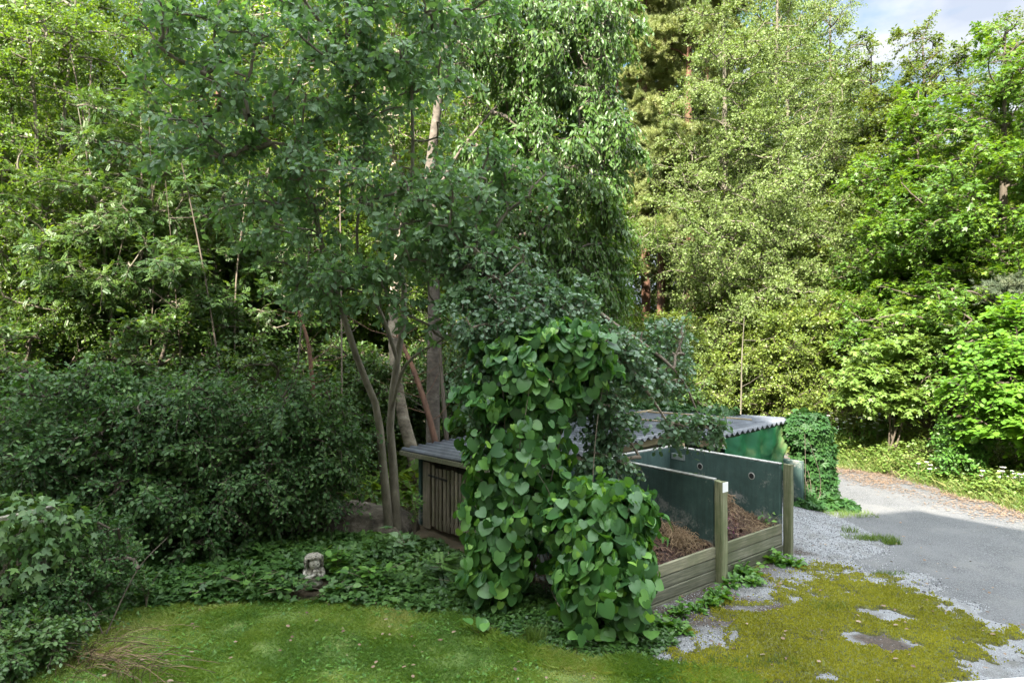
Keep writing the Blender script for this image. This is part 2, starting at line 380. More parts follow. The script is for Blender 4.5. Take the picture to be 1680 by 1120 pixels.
# ------------------------------------------------------------------ noise field in numpy for terrain and masks
def vnoise(x, y, seed=0, octs=4, f=1.0):
    def h(i, j, s): 
        v = np.sin(i * 127.1 + j * 311.7 + s * 74.7) * 43758.5453; return v - np.floor(v)
    t = np.zeros_like(x, float); amp = 1; tot = 0
    for o in range(octs):
        X, Y = x * f, y * f; i, j = np.floor(X), np.floor(Y); u, v = X - i, Y - j; u, v = u * u * (3 - 2 * u), v * v * (3 - 2 * v); s = seed + o * 13
        t += amp * ((h(i, j, s) * (1 - u) + h(i + 1, j, s) * u) * (1 - v) + (h(i, j + 1, s) * (1 - u) + h(i + 1, j + 1, s) * u) * v); tot += amp; amp *= .5; f *= 2.03
    return t / tot

def inside(poly, x, y):
    x, y = np.asarray(x, float), np.asarray(y, float); r = np.zeros(x.shape, bool); n = len(poly)
    for i in range(n):
        (x1, y1), (x2, y2) = poly[i], poly[(i + 1) % n]
        c = ((y1 > y) != (y2 > y)) & (x < (x2 - x1) * (y - y1) / (y2 - y1 + 1e-12) + x1); r ^= c
    return r

def pdist(poly, x, y):                    # signed distance, positive inside
    x, y = np.asarray(x, float), np.asarray(y, float); d = np.full(x.shape, 1e9); n = len(poly)
    for i in range(n):
        (x1, y1), (x2, y2) = poly[i], poly[(i + 1) % n]; dx, dy = x2 - x1, y2 - y1
        t = np.clip(((x - x1) * dx + (y - y1) * dy) / (dx * dx + dy * dy), 0, 1); d = np.minimum(d, np.hypot(x - x1 - t * dx, y - y1 - t * dy))
    return np.where(inside(poly, x, y), d, -d)

def grid(x0, x1, y0, y1, st):
    nx, ny = int((x1 - x0) / st) + 1, int((y1 - y0) / st) + 1
    X, Y = np.meshgrid(np.linspace(x0, x1, nx), np.linspace(y0, y1, ny)); i = np.arange(nx - 1)[None] + (np.arange(ny - 1) * nx)[:, None]
    F = np.stack([i, i + 1, i + 1 + nx, i + nx], -1).reshape(-1, 4); return X.ravel(), Y.ravel(), F

# ground relief: flat yard, bank rising behind the verge on the right, wood floor rising gently at the back left
VERGE = [(10.6, 12.0), (10.2, 13.6), (9.5, 16.6), (8.7, 18.6), (6.6, 25.0), (4.0, 34.0)]
def verge_x(y):
    ys = [p[1] for p in VERGE]; xs = [p[0] for p in VERGE]; return np.interp(y, [-5] + ys, [11.5] + xs)
def hz(x, y):
    x, y = np.asarray(x, float), np.asarray(y, float)
    b = np.clip((x - verge_x(y) - .9) / 5.0, 0, 1); bank = 1.3 * b * b * (3 - 2 * b)
    w = np.clip((y - 12.2) / 10, 0, 1) * np.clip((1.0 - x) / 4, 0, 1)
    return bank + .5 * w + (vnoise(x, y, 5, 3, .5) - .5) * .12 * np.clip(w * 3 + b * 3, 0, 1)

# ------------------------------------------------------------------ the setting
def ground_mat():
    m, t, b, o = new_mat('wood_floor'); n = noise(t, 3.5, 9, .7); n2 = noise(t, 40, 4, .7)
    c = ramp(t, n, [(.35, (.03, .025, .014)), (.5, (.075, .055, .032)), (.62, (.15, .105, .06))]); c = mixc(t, n2, c, (.11, .085, .05))
    t.links.new(c, b.inputs['Base Color']); b.inputs['Roughness'].default_value = .95; bump(t, b, n2, .8, .03); return m
x, y, F = grid(-60, 60, -20, 70, .8)
far = np.hypot(x, y - 20)
o = link('ground', np_mesh('ground', np.stack([x, y, hz(x, y) - .02], -1), F, smooth=True), ground_mat()); tag(o, kind='structure')
# horizon skirt of the same soil
R0, R1 = 55, 500; a = np.linspace(0, 2 * np.pi, 65)[:-1]
V = np.concatenate([np.stack([np.cos(a) * R0, 20 + np.sin(a) * R0, a * 0 - .3], -1), np.stack([np.cos(a) * R1, 20 + np.sin(a) * R1, a * 0 - .3], -1)])
F = np.array([(i, (i + 1) % 64, 64 + (i + 1) % 64, 64 + i) for i in range(64)])
tag(link('terrain', np_mesh('terrain', V, F), bpy.data.materials['wood_floor']), kind='structure')

LAWN = [(-7.5, 5.2), (-5.6, 7.9), (-4.9, 8.9), (-4.4, 9.35), (-2.0, 9.25), (-.9, 8.95), (-.35, 8.3), (.3, 7.75), (1.0, 7.55), (1.9, 7.5), (2.6, 7.1), (2.3, 6.0), (2.0, 5.0)]
def lawn_mat():
    m, t, b, o = new_mat('lawn_soil'); n = noise(t, 2.2, 8, .65)
    t.links.new(ramp(t, n, [(.38, (.06, .105, .02)), (.55, (.1, .15, .03)), (.68, (.15, .17, .05))]), b.inputs['Base Color'])
    b.inputs['Roughness'].default_value = 1; bump(t, b, noise(t, 60, 4, .7), .6, .02); return m
x, y, F = grid(-9, 3.2, 3.5, 10, .07)
sdl = pdist(LAWN, x, y) + (vnoise(x, y, 3, 3, 2.2) - .5) * .25
keep = (sdl[F].min(1) > -.02)
zz = .01 + .03 * np.clip(sdl, 0, .5) + (vnoise(x, y, 9, 3, 2.5) - .5) * .03
o = link('lawn', np_mesh('lawn', np.stack([x, y, zz], -1), F[keep], smooth=True), lawn_mat()); tag(o, kind='structure')

# asphalt road
def road_edge_left(y):
    return np.interp(y, [3, 7.6, 8.6, 9.6, 11.2, 12.2, 13.4, 15, 25, 34], [7.4, 6.9, 6.45, 6.3, 6.4, 6.55, 6.6, 6.35, 3.0, .6])
def asphalt():
    m, t, b, o = new_mat('asphalt'); n = noise(t, 1.1, 8, .6); n2 = noise(t, 45, 6, .9); n3 = noise(t, 6, 8, .75)
    c = ramp(t, n2, [(.38, (.025, .026, .028)), (.52, (.08, .082, .087)), (.62, (.21, .21, .215))])
    c = mixc(t, ramp(t, n, [(.4, (0, 0, 0)), (.62, (.55, .55, .55))]), c, (.12, .12, .125))
    c = mixc(t, ramp(t, n3, [(.6, (0, 0, 0)), (.72, (.4, .4, .4))]), c, (.17, .13, .1))
    c = mixc(t, ramp(t, noise(t, .9, 9, .75), [(.5, (0, 0, 0)), (.66, (.6, .6, .6))]), c, (.14, .138, .135))
    t.links.new(c, b.inputs['Base Color']); b.inputs['Roughness'].default_value = .88; bump(t, b, n2, .8, .015); return m
x, y, F = grid(0, 14, 2.5, 36, .12)
m_in = (x > road_edge_left(y) - 1.0) & (x < verge_x(y) + .35 + (vnoise(x, y, 21, 3, 1.6) - .5) * .4)
keep = m_in[F].all(1)
o = link('road', np_mesh('road', np.stack([x, y, .012 + (vnoise(x, y, 4, 2, .4) - .5) * .03], -1), F[keep], smooth=True), asphalt()); tag(o, kind='structure')

# gravel yard left of the asphalt
P1 = np.array([2.987, 9.985]); P2 = np.array([4.406, 11.14]); U = (P2 - P1) / np.linalg.norm(P2 - P1); N_ = np.array([-U[1], U[0]]); BW = 1.83; BD = 2.3
P0 = P1 - BW * U; C1 = P1 + BD * N_
def tq(t_, q, z=0.0): p = C1 + U * t_ + N_ * q; return np.array([p[0], p[1], z])      # shed coordinates: along the back wall, behind it
def yard_h(x, y):
    d = np.hypot((x - 5.35) / 1.2, (y - 12.7) / 1.9); return .14 * np.clip(1 - d, 0, 1) ** 1.3 + (vnoise(x, y, 8, 3, 1.5) - .5) * .03 + .022 - .05 * np.clip((x - road_edge_left(y) + .25 + (vnoise(x, y, 91, 4, 1.3) - .5) * 1.3) / .9, 0, 1)
def gravel():
    m, t, b, o = new_mat('gravel'); n2 = noise(t, 75, 4, .8); n3 = noise(t, 2.2, 7, .65)
    c = ramp(t, n2, [(.3, (.07, .072, .078)), (.5, (.19, .195, .205)), (.7, (.4, .405, .42))])
    c = mixc(t, ramp(t, n3, [(.5, (0, 0, 0)), (.66, (.75, .75, .75))]), c, (.1, .095, .085))
    at_ = t.nodes.new('ShaderNodeAttribute'); at_.attribute_name = 'soil'
    c = mixc(t, at_.outputs['Fac'], c, ramp(t, noise(t, 30, 6, .7), [(.35, (.03, .024, .02)), (.6, (.085, .062, .048)), (.75, (.16, .12, .09))]))
    t.links.new(c, b.inputs['Base Color']); b.inputs['Roughness'].default_value = .95; bump(t, b, n2, .9, .02); return m
x, y, F = grid(-.3, 8.2, 3.0, 15.5, .05)
e = road_edge_left(y) + 1.2
soil = np.clip((vnoise(x, y, 35, 5, 1.1) - .5) * 5, 0, .75) * np.clip((10.5 - y) / 1.5, 0, 1)
dl = np.abs((x - P0[0]) * -U[1] + (y - P0[1]) * U[0]); al = (x - P0[0]) * U[0] + (y - P0[1]) * U[1]
soil = np.clip(1.25 - dl / .55, 0, 1) * (al > -1.5) * (al < 4.1) * np.clip((vnoise(x, y, 31, 4, 2.5) - .3) * 6, 0, 1)
for cx_, cy_, rx_, ry_ in ((2.15, 8.75, .75, .35), (3.45, 9.0, .42, .2), (4.35, 8.05, .5, .22), (2.9, 9.3, .6, .3)):
    soil = np.maximum(soil, np.clip((1.15 - np.hypot((x - cx_ + (vnoise(x, y, 36, 3, 1.7) - .5) * .9) / rx_, (y - cy_ + (vnoise(x, y, 37, 3, 2.5) - .5) * .6) / ry_)) * 2 + (vnoise(x, y, 33, 4, 4) - .5) * 2.5, 0, 1))
keep = ((x < e) & (pdist(LAWN, x, y) < .15) & (x > 1.2 - (y - 7) * .2))[F].all(1)
o = link('gravel_yard', np_mesh('gravel_yard', np.stack([x, y, yard_h(x, y)], -1), F[keep], {'soil': soil}, smooth=True), gravel()); tag(o, kind='structure')

# moss carpet
MOSS = [(2.0, 7.35), (2.5, 8.1), (2.9, 8.65), (3.75, 9.2), (4.3, 10.0), (4.9, 10.35), (5.45, 9.8), (6.0, 9.2), (6.35, 8.8), (6.4, 8.2), (6.1, 7.6), (5.3, 7.0), (4.4, 6.6), (3.0, 6.4)]
x, y, F = grid(1.4, 7.2, 5.6, 10.8, .022)
md = pdist(MOSS, x, y); n1 = vnoise(x, y, 41, 5, 1.7); n2 = vnoise(x, y, 43, 4, 6)
mk = np.clip(md * 1.6 + .25, -1, 1) + (n1 - .5) * 2.4 + (n2 - .5) * 2.4 + (vnoise(x, y, 44, 3, 20) - .5) * 1.6
mk -= np.clip((x - 4.7) * 1.0 - (y - 8.0) * .6, 0, 1.6) * 1.1
for cx_, cy_, rx_, ry_, k in ((4.35, 8.05, .48, .2, 3), (3.45, 9.0, .38, .13, 2), (4.95, 8.75, .28, .14, 3), (5.1, 7.2, .2, .5, 3), (3.35, 7.35, .22, .1, 2), (2.75, 8.1, .12, .1, 2)):
    mk -= k * np.clip(1.25 + (n1 - .5) * 1.8 + (n2 - .5) * 1.2 - np.hypot((x - cx_ + (n1 - .5) * .9) / rx_, (y - cy_ + (vnoise(x, y, 49, 4, 2.5) - .5) * .6) / ry_), 0, 1)
mh = np.clip(mk, -.3, .6) * .035 + (vnoise(x, y, 47, 3, 11) - .5) * .034 + .002
keep = (mk[F].max(1) > .0)
def moss_mat():
    m, t, b, o = new_mat('moss'); n = noise(t, 3.5, 7, .65); n2 = noise(t, 90, 3, .8)
    c = ramp(t, n, [(.36, (.035, .036, .016)), (.43, (.08, .078, .02)), (.5, (.15, .148, .028)), (.6, (.115, .135, .026)), (.7, (.19, .18, .036))])
    at_ = t.nodes.new('ShaderNodeAttribute'); at_.attribute_name = 'thin'
    c = mixc(t, at_.outputs['Fac'], c, (.06, .055, .025)); c = mixc(t, ramp(t, n2, [(.42, (.55, .55, .55)), (.6, (0, 0, 0))]), c, (.05, .06, .012))
    t.links.new(c, b.inputs['Base Color']); b.inputs['Roughness'].default_value = 1; bump(t, b, n2, .9, .02); return m
thin = np.clip(1 - mk * 1.8, 0, 1) * .85
o = link('moss', np_mesh('moss', np.stack([x, y, yard_h(x, y) + mh], -1), F[keep], {'thin': thin}, smooth=True), moss_mat())
tag(o, 'patchy yellow green moss carpet over the gravel in front of the compost bins', 'moss', kind='stuff')

rm = np.random.default_rng(45); n = 150000; mi = rm.integers(0, len(x), n); kk = mk[mi] > rm.uniform(-.45, .5, n); mi = mi[kk]; n = len(mi)
mx_, my_ = x[mi] + rm.normal(0, .012, n), y[mi] + rm.normal(0, .012, n); an = rm.uniform(0, 6.3, n)
V, Fm, rr = leaves_np(np.stack([mx_, my_, yard_h(mx_, my_) + np.maximum(mh[mi], 0) + .002], -1), np.stack([np.cos(an) * .6, np.sin(an) * .6, rm.uniform(.5, 1.3, n)], -1), np.stack([np.sin(an), -np.cos(an), an * 0 + .4], -1), rm.uniform(.014, .032, n), LEAF2, np.clip(.45 * rm.random(n) + .55 * vnoise(mx_, my_, 46, 4, 1.6), 0, 1))
tag(link('moss', np_mesh('moss', V, Fm, {'rnd': rr}), leaf_mat('moss_tip', [(.11, .115, .022), (.3, .3, .036), (.46, .43, .06)], .3, .8, (1.2, 1.2, .6), .1)), 'fine yellow green moss tips and cushions standing on the moss carpet', 'moss', kind='stuff')

# loose stones
def stones(name, px_, py_, sz, cols, seed, zf):
    r = np.random.default_rng(seed); n = len(px_); base = np.array([(1, 0, 0), (-1, 0, 0), (0, 1, 0), (0, -1, 0), (0, 0, 1), (0, 0, -1)], float)
    V = base[None] * sz[:, None, None] * r.uniform(.6, 1.2, (n, 6, 1)) * [1, 1, .6]; an = r.uniform(0, 6.3, n); c, s = np.cos(an), np.sin(an)
    V = np.stack([V[..., 0] * c[:, None] - V[..., 1] * s[:, None], V[..., 0] * s[:, None] + V[..., 1] * c[:, None], V[..., 2]], -1)
    V += np.stack([px_, py_, zf(px_, py_) + sz * .3], -1)[:, None]
    f = np.array([(0, 2, 4), (2, 1, 4), (1, 3, 4), (3, 0, 4), (2, 0, 5), (1, 2, 5), (3, 1, 5), (0, 3, 5)])
    F = (f[None] + (np.arange(n) * 6)[:, None, None]).reshape(-1, 3)
    m, t, b, o_ = new_mat(name); a = t.nodes.new('ShaderNodeAttribute'); a.attribute_name = 'rnd'
    t.links.new(ramp(t, a.outputs['Fac'], cols), b.inputs['Base Color']); b.inputs['Roughness'].default_value = .9
    return link(name, np_mesh(name, V.reshape(-1, 3), F, {'rnd': np.repeat(r.random(n), 6)}), m)
n = 60000; x = rng.uniform(1.5, 7.4, n); y = rng.uniform(6.2, 14.6, n)
ok = (x < road_edge_left(y) - .1 + rng.exponential(.35, n)) & (pdist(LAWN, x, y) < 0) & (((x - P0[0]) * -U[1] + (y - P0[1]) * U[0] < -.05) | (al.mean() * 0 + (x - P0[0]) * U[0] + (y - P0[1]) * U[1] > 3.8))
den = np.where(pdist(MOSS, x, y) > 0, .12, .9); ok &= rng.random(n) < den
x, y = x[ok], y[ok]
o = stones('gravel_stones', x, y, rng.uniform(.004, .014, len(x)), [(0, (.05, .05, .055)), (.5, (.18, .185, .195)), (1, (.42, .425, .44))], 3, yard_h)
tag(o, 'loose pale grey stones strewn over the gravel yard', 'gravel', kind='stuff')
# needle litter along the verge edge and bark crumbs
n = 15000; y = rng.uniform(12, 22, n); x = verge_x(y) + rng.normal(-.2, .5, n) + (vnoise(y, y * 0, 87, 3, .9) - .5); ok = (x < verge_x(y) + 1.0) & (vnoise(x, y, 89, 4, 1.4) > rng.uniform(.25, .6, n)); x, y = x[ok], y[ok]
an = rng.uniform(0, 6.3, len(x)); tipd = np.stack([np.cos(an), np.sin(an), an * 0 + .05], -1)
V, F, rr = leaves_np(np.stack([x, y, hz(x, y) + .03], -1), tipd, np.tile(Z, (len(x), 1)) + rng.normal(0, .1, (len(x), 3)), rng.uniform(.03, .075, len(x)), LANCE, rng.random(len(x)))
lit = leaf_mat('needle_litter', [(.09, .055, .035), (.17, .11, .07), (.27, .2, .14)], .1, .9, (1, 1, 1))
tag(link('leaf_litter', np_mesh('leaf_litter', V, F, {'rnd': rr}), lit), 'reddish brown needle litter along the far road edge', 'litter', kind='stuff')

# ------------------------------------------------------------------ the block of flats behind the camera (casts the shade on the yard)
def plain(name, col, rough=.8, sc=8, var=.15, bs=.2, metal=0):
    m, t, b, o = new_mat(name); n = noise(t, sc, 6, .6)
    lo = tuple(c * (1 - var) for c in col); hi = tuple(min(1, c * (1 + var)) for c in col)
    t.links.new(ramp(t, n, [(.3, lo), (.7, hi)]), b.inputs['Base Color']); b.inputs['Roughness'].default_value = rough; b.inputs['Metallic'].default_value = metal
    if bs: bump(t, b, n, bs, .01)
    return m
flat_b = thing('apartment_building', 'pale rendered block of flats behind the viewer with a white balcony rail', 'building', (0, -1.2, 0))
prof = [(-34, 0), (12, 0), (12, 7.6), (3.6, 13.2), (1.2, 15.0), (-1.0, 14.3), (-2.4, 14.3), (-2.4, 18.6), (-5, 21.7), (-10, 21.7), (-13.5, 17.6), (-34, 17.2)]  # unseen roofline, left part raised and shaped to shade the trees
w = MB(); w.prism([(a_, 0, b_) for a_, b_ in prof], (0, -11, 0)); w.build('wall', plain('render', (.6, .57, .5)), flat_b)
gl = plain('window_glass', (.05, .06, .07), .1, 2, .1, 0); wf = plain('white_paint', (.8, .8, .8), .5, 5, .04, .05)
for fl in range(4):
    for k in range(6):
        cx_ = -14 + k * 4.0
        fr = MB().box((cx_ - .75, .0, 1.2 + fl * 3.1), (1.5, 0, 0), (0, .06, 0), (0, 0, 1.5)).build('window', wf, flat_b)
        MB().box((cx_ - .65, .06, 1.3 + fl * 3.1), (1.3, 0, 0), (0, .01, 0), (0, 0, 1.3)).build('pane', gl, fr)
# rail seen as a pale sliver at the lower right corner
a_, b_ = at(1484, 1121.5, 1.25), at(1760, 1101, 1.3); ax = b_ - a_ + (b_ - a_) * 1.0
MB().box(a_ + [0, 1.2, -.04], ax, (0, -.06, 0), (0, 0, .04), .006).build('balcony_rail', wf, flat_b)

# ------------------------------------------------------------------ shed and compost bins
def wood_mat(name, a, b_, c, axis, sc=3, rough=.85):
    m, t, b, o = new_mat(name); vs = [14, 14, 14]
    co = t.nodes.new('ShaderNodeTexCoord'); mp_ = t.nodes.new('ShaderNodeMapping')
    mp_.vector_type = 'TEXTURE'; mp_.inputs['Rotation'].default_value = (0, 0, math.atan2(U[1], U[0])); vs[axis] = .8; mp_.inputs['Scale'].default_value = [1 / q for q in vs]
    n = t.nodes.new('ShaderNodeTexNoise'); n.inputs['Scale'].default_value = sc; n.inputs['Detail'].default_value = 7; n.inputs['Roughness'].default_value = .65
    t.links.new(co.outputs['Object'], mp_.inputs['Vector']); t.links.new(mp_.outputs[0], n.inputs['Vector'])
    n2 = noise(t, 2.0, 5, .6); c1 = ramp(t, n.outputs['Fac'], [(.3, a), (.5, b_), (.68, c)])
    c2 = mixc(t, ramp(t, n2, [(.42, (0, 0, 0)), (.62, (.7, .7, .7))]), c1, (a[0] * 1.1, a[1] * 1.25, a[2] * .9))
    oi = t.nodes.new('ShaderNodeObjectInfo'); hv = t.nodes.new('ShaderNodeHueSaturation'); mr_ = t.nodes.new('ShaderNodeMapRange'); mr_.inputs['To Min'].default_value = .72; mr_.inputs['To Max'].default_value = 1.25
    t.links.new(oi.outputs['Random'], mr_.inputs['Value']); t.links.new(mr_.outputs[0], hv.inputs['Value']); t.links.new(c2, hv.inputs['Color'])
    t.links.new(hv.outputs[0], b.inputs['Base Color']); b.inputs['Roughness'].default_value = rough; bump(t, b, n.outputs['Fac'], .6, .012); return m
W_board = wood_mat('weathered_board', (.06, .06, .04), (.12, .118, .082), (.2, .19, .135), 0)
W_pale = wood_mat('pale_board', (.1, .1, .065), (.19, .18, .12), (.32, .29, .19), 0)
W_post = wood_mat('mossy_post', (.075, .085, .045), (.15, .155, .085), (.24, .235, .15), 2)
W_slat = wood_mat('grey_slat', (.09, .075, .055), (.19, .16, .12), (.3, .25, .19), 2)
W_beam = wood_mat('fascia_timber', (.13, .1, .06), (.27, .2, .12), (.38, .3, .19), 0)
def conc_mat():
    m, t, b, o = new_mat('green_painted_concrete'); n = noise(t, 1.6, 8, .65, dist=.3); n2 = noise(t, 26, 6, .75); n3 = noise(t, 5, 8, .75)
    c = ramp(t, n3, [(.3, (.03, .062, .056)), (.55, (.045, .088, .078)), (.75, (.075, .12, .105))])
    sep = t.nodes.new('ShaderNodeSeparateXYZ'); cc = t.nodes.new('ShaderNodeTexCoord'); t.links.new(cc.outputs['Object'], sep.inputs[0])
    ma = t.nodes.new('ShaderNodeMath'); ma.operation = 'MULTIPLY_ADD'; ma.inputs[1].default_value = -.16; ma.inputs[2].default_value = .13
    t.links.new(sep.outputs['Z'], ma.inputs[0]); ad = t.nodes.new('ShaderNodeMath'); ad.operation = 'ADD'; t.links.new(n, ad.inputs[0]); t.links.new(ma.outputs[0], ad.inputs[1])
    ad2 = t.nodes.new('ShaderNodeMath'); ad2.operation = 'MULTIPLY_ADD'; ad2.inputs[1].default_value = .35; t.links.new(n2, ad2.inputs[0]); t.links.new(ad.outputs[0], ad2.inputs[2])
    st_ = noise(t, 3.0, 6, .7, vscale=(3, 3, .35)); c = mixc(t, ramp(t, st_, [(.45, (0, 0, 0)), (.7, (.6, .6, .6))]), c, (.02, .035, .03)); f = ramp(t, ad2.outputs[0], [(.72, (0, 0, 0)), (.8, (.7, .7, .7))])
    c = mixc(t, f, c, (.26, .255, .235)); t.links.new(c, b.inputs['Base Color']); b.inputs['Roughness'].default_value = .7; bump(t, b, n2, .35, .008); return m
M_con = conc_mat(); M_edge = plain('bare_concrete', (.3, .3, .28), .9, 14, .35, .4)
M_dark = plain('hole_shade', (.012, .012, .012), .9, 5, .1, 0); M_metal = plain('zinc_bracket', (.32, .35, .35), .5, 12, .2, .1, .6)
UU = np.array([U[0], U[1], 0]); NN = np.array([N_[0], N_[1], 0])
def P3(p, z=0.): return np.array([p[0], p[1], z])

def divider(label, P, length, h=1.5, th=.09, holes=False, back=0, bracket=False):
    root = thing('concrete_divider', label, 'wall', (0, 0, 0), group='green concrete dividers of the compost bins')
    o_ = P3(P, -.05) - UU * th / 2 + NN * .02
    MB().box(o_, NN * length, UU * th, Z * (h + .045), .012).build('panel', M_con, root)
    MB().box(o_ + Z * (h + .047), NN * length, UU * th, Z * .02, .004).build('coping', M_edge, root)
    if back:
        ob = P3(P + N_ * (length - th), -.05) - UU * (back) + UU * (-th / 2 - .003)
        MB().box(ob, UU * back, NN * th, Z * (h + .03), .012).build('back_panel', M_con, root)
        MB().box(ob + Z * (h + .032), UU * back, NN * th, Z * .02, .004).build('coping', M_edge, root)
    if holes:
        for s_, z_ in ((.52, 1.23), (1.55, 1.23)):
            c = P3(P + N_ * s_, z_) - UU * (th / 2 + .004); a = np.linspace(0, 2 * np.pi, 17)[:-1]
            r1 = [c + NN * math.cos(q) * .062 + Z * math.sin(q) * .062 for q in a]; r2 = [c + NN * math.cos(q) * .045 + Z * math.sin(q) * .045 - UU * .004 for q in a]
            b_ = MB(); b_.add(r1 + r2, [(i, (i + 1) % 16, 16 + (i + 1) % 16, 16 + i) for i in range(16)]); ring = b_.build('lifting_hole', M_edge, root)
            b2 = MB(); b2.add([p + UU * .003 for p in r2], [tuple(range(16))]); b2.build('hole_shade_disc', M_dark, ring)  # flat dark disc painted as the shade inside the hole, nothing is bored
    if bracket:
        MB().box(P3(P + N_ * (length - .42), 1.28) - UU * (th / 2 + .012), NN * .3, UU * .012, Z * .11, .003).build('bracket', M_metal, root)
    return root
divider('green concrete divider between the left compost heap and the vine', P0, BD)
divider('green concrete divider between the two compost heaps', P1, BD, back=1.7)
divider('green concrete divider with two round holes right of the far compost heap', P2, BD, holes=True, back=1.68, bracket=True)

def post(label, P, h=1.53, w_=.15, off=0., lean=0, cap=None):
    root = thing('wooden_post', label, 'post', (0, 0, 0), group='posts at the front of the compost bins')
    c = P3(P + U * off, -.05) - NN * .15 - UU * w_ / 2; n = 10
    # squared post with worn corners and a pointed, split top
    ring = [(.12, 0), (.88, 0), (1, .12), (1, .88), (.88, 1), (.12, 1), (0, .88), (0, .12)]; v = []; f = []
    r = np.random.default_rng(int(P[0] * 1000 + off * 77))
    for k in range(n + 1):
        z_ = (h + .05) * k / n; j = r.normal(0, .003, 2)
        for i, (a_, b_) in enumerate(ring):
            p = c + UU * (a_ * w_ + j[0]) + NN * (b_ * .14 + j[1]) + Z * z_ + UU * lean * z_
            if k == n: p = p + Z * (-.05 * abs(a_ - .45) * 1.6 + r.normal(0, .004))
            v.append(p)
    for k in range(n):
        for i in range(8): f.append((k * 8 + i, k * 8 + (i + 1) % 8, k * 8 + 8 + (i + 1) % 8, k * 8 + 8 + i))
    f.append(tuple(n * 8 + i for i in range(8))); b_ = MB(); b_.add(v, f); b_.build('shaft', W_post, root)
    if cap: MB().box(c + UU * .01 - NN * .006 + Z * (h - .13), UU * (w_ - .02), NN * .006, Z * .14).build('white_patch', wf, root)
    return root
post('thick mossy post with white patch between the two compost bins', P1, cap=True)
post('slim grey green post at the outer right corner of the compost bins', P2, w_=.09, off=.05, h=1.54)
post('mossy post buried in the vine at the left corner of the compost bins', P0)

def board_front(label, Pa, k0):
    root = thing('board_front', label, 'board wall', (0, 0, 0), group='board fronts of the compost bins')
    r = np.random.default_rng(k0)
    for i in range(4):
        z0 = -.10 + i * .165
        st = P3(Pa, z0) + UU * .08 - NN * (.045 + r.uniform(0, .006)); 
        MB().box(st, UU * (BW - .16), NN * .045, Z * .153 + NN * r.normal(0, .006), .007).build('board', W_pale if i == 3 else W_board, root)
    return root
board_front('low plank front of the left compost bin beside the vine', P0, 1)
board_front('low plank front of the right compost bin near the gravel', P1, 2)

# compost heaps
def heap_mat():
    m, t, b, o = new_mat('compost'); n = noise(t, 14, 8, .75); n2 = noise(t, 2.5, 5, .6)
    c = ramp(t, n, [(.36, (.008, .005, .004)), (.48, (.045, .023, .017)), (.6, (.12, .062, .045)), (.72, (.26, .17, .12))]); c = mixc(t, ramp(t, n2, [(.55, (0, 0, 0)), (.75, (.3, .3, .3))]), c, (.16, .1, .065))
    t.links.new(c, b.inputs['Base Color']); b.inputs['Roughness'].default_value = 1; bump(t, b, n, 1, .04); return m
M_heap = heap_mat()
def heap(label, Pa, hf, seed, straw_c):
    root = thing('compost_heap', label, 'compost heap', (0, 0, 0), group='compost heaps'); r = np.random.default_rng(seed)
    s, w_ = np.meshgrid(np.linspace(.06, BW - .06, 90), np.linspace(.01, BD - .1, 110)); s, w_ = s.ravel(), w_.ravel()
    h = hf(s, w_) + (vnoise(s, w_, seed, 5, 3.5) - .5) * .2 + (vnoise(s, w_, seed + 5, 3, 16) - .5) * .09
    x = Pa[0] + U[0] * s + N_[0] * w_; y = Pa[1] + U[1] * s + N_[1] * w_; i = np.arange(89)[None] + (np.arange(109) * 90)[:, None]
    F = np.stack([i, i + 1, i + 91, i + 90], -1).reshape(-1, 4)
    link('heap', np_mesh('heap', np.stack([x, y, h], -1), F, smooth=True), M_heap, root)
    n = 900; s = r.uniform(.1, BW - .1, n); w_ = r.uniform(.05, BD - .2, n); k = n // 2; s[:k] = np.clip(r.normal(straw_c[0], .28, k), .1, BW - .1); w_[:k] = np.clip(r.normal(straw_c[1], .28, k), .06, BD - .2)
    h = hf(s, w_) + (vnoise(s, w_, seed, 5, 3.5) - .5) * .2 + .03
    p = np.stack([Pa[0] + U[0] * s + N_[0] * w_, Pa[1] + U[1] * s + N_[1] * w_, h], -1)
    d = unit(r.normal(size=(n, 3)) * [1, 1, .3]); l = r.uniform(.06, .26, n)[:, None]; q = np.linspace(0, 1, 4)[None, :, None]
    P = p[:, None] + d[:, None] * l[:, None] * (q - .5) + Z * (np.sin(q * 3.14) * .04 + r.normal(0, .008, (n, 4, 1)))
    V, F = tubes(P, np.full((n, 4), .0035), 3)
    link('straw', np_mesh('straw', V, F, {'rnd': np.repeat(r.random(n), 12)}), straw_m, root)
    n = 900; s = r.uniform(.1, BW - .1, n); w_ = r.uniform(.05, BD - .2, n); h = hf(s, w_) + (vnoise(s, w_, seed, 5, 3.5) - .5) * .2 + .02
    p = np.stack([Pa[0] + U[0] * s + N_[0] * w_, Pa[1] + U[1] * s + N_[1] * w_, h], -1)
    V, F, rr = leaves_np(p, unit(r.normal(size=(n, 3)) * [1, 1, .4]), unit(r.normal(size=(n, 3)) + Z * .8), r.uniform(.03, .1, n), OVAL, r.random(n))
    link('dead_leaves', np_mesh('dead_leaves', V, F, {'rnd': rr}), dead_m, root)
    return root
dead_m = leaf_mat('rotting_leaf', [(.03, .018, .014), (.1, .05, .035), (.19, .11, .07)], .1, .8, (1, 1, 1))
def h1(s, w_): return .5 + .66 * np.clip(w_ / .8, 0, 1) * np.clip(1.25 - s / 1.6, .12, 1) - .3 * np.clip(w_ - 1.3, 0, 1)
def h2(s, w_): return .47 + .86 * np.clip(w_ / .6, 0, 1) * np.clip(1.25 - s / 1.45, .04, .88) - .6 * np.clip(w_ - .95, 0, 1)
hp1 = heap('brown compost heap with pale straw in the left bin', P0, h1, 11, (1.25, .45))
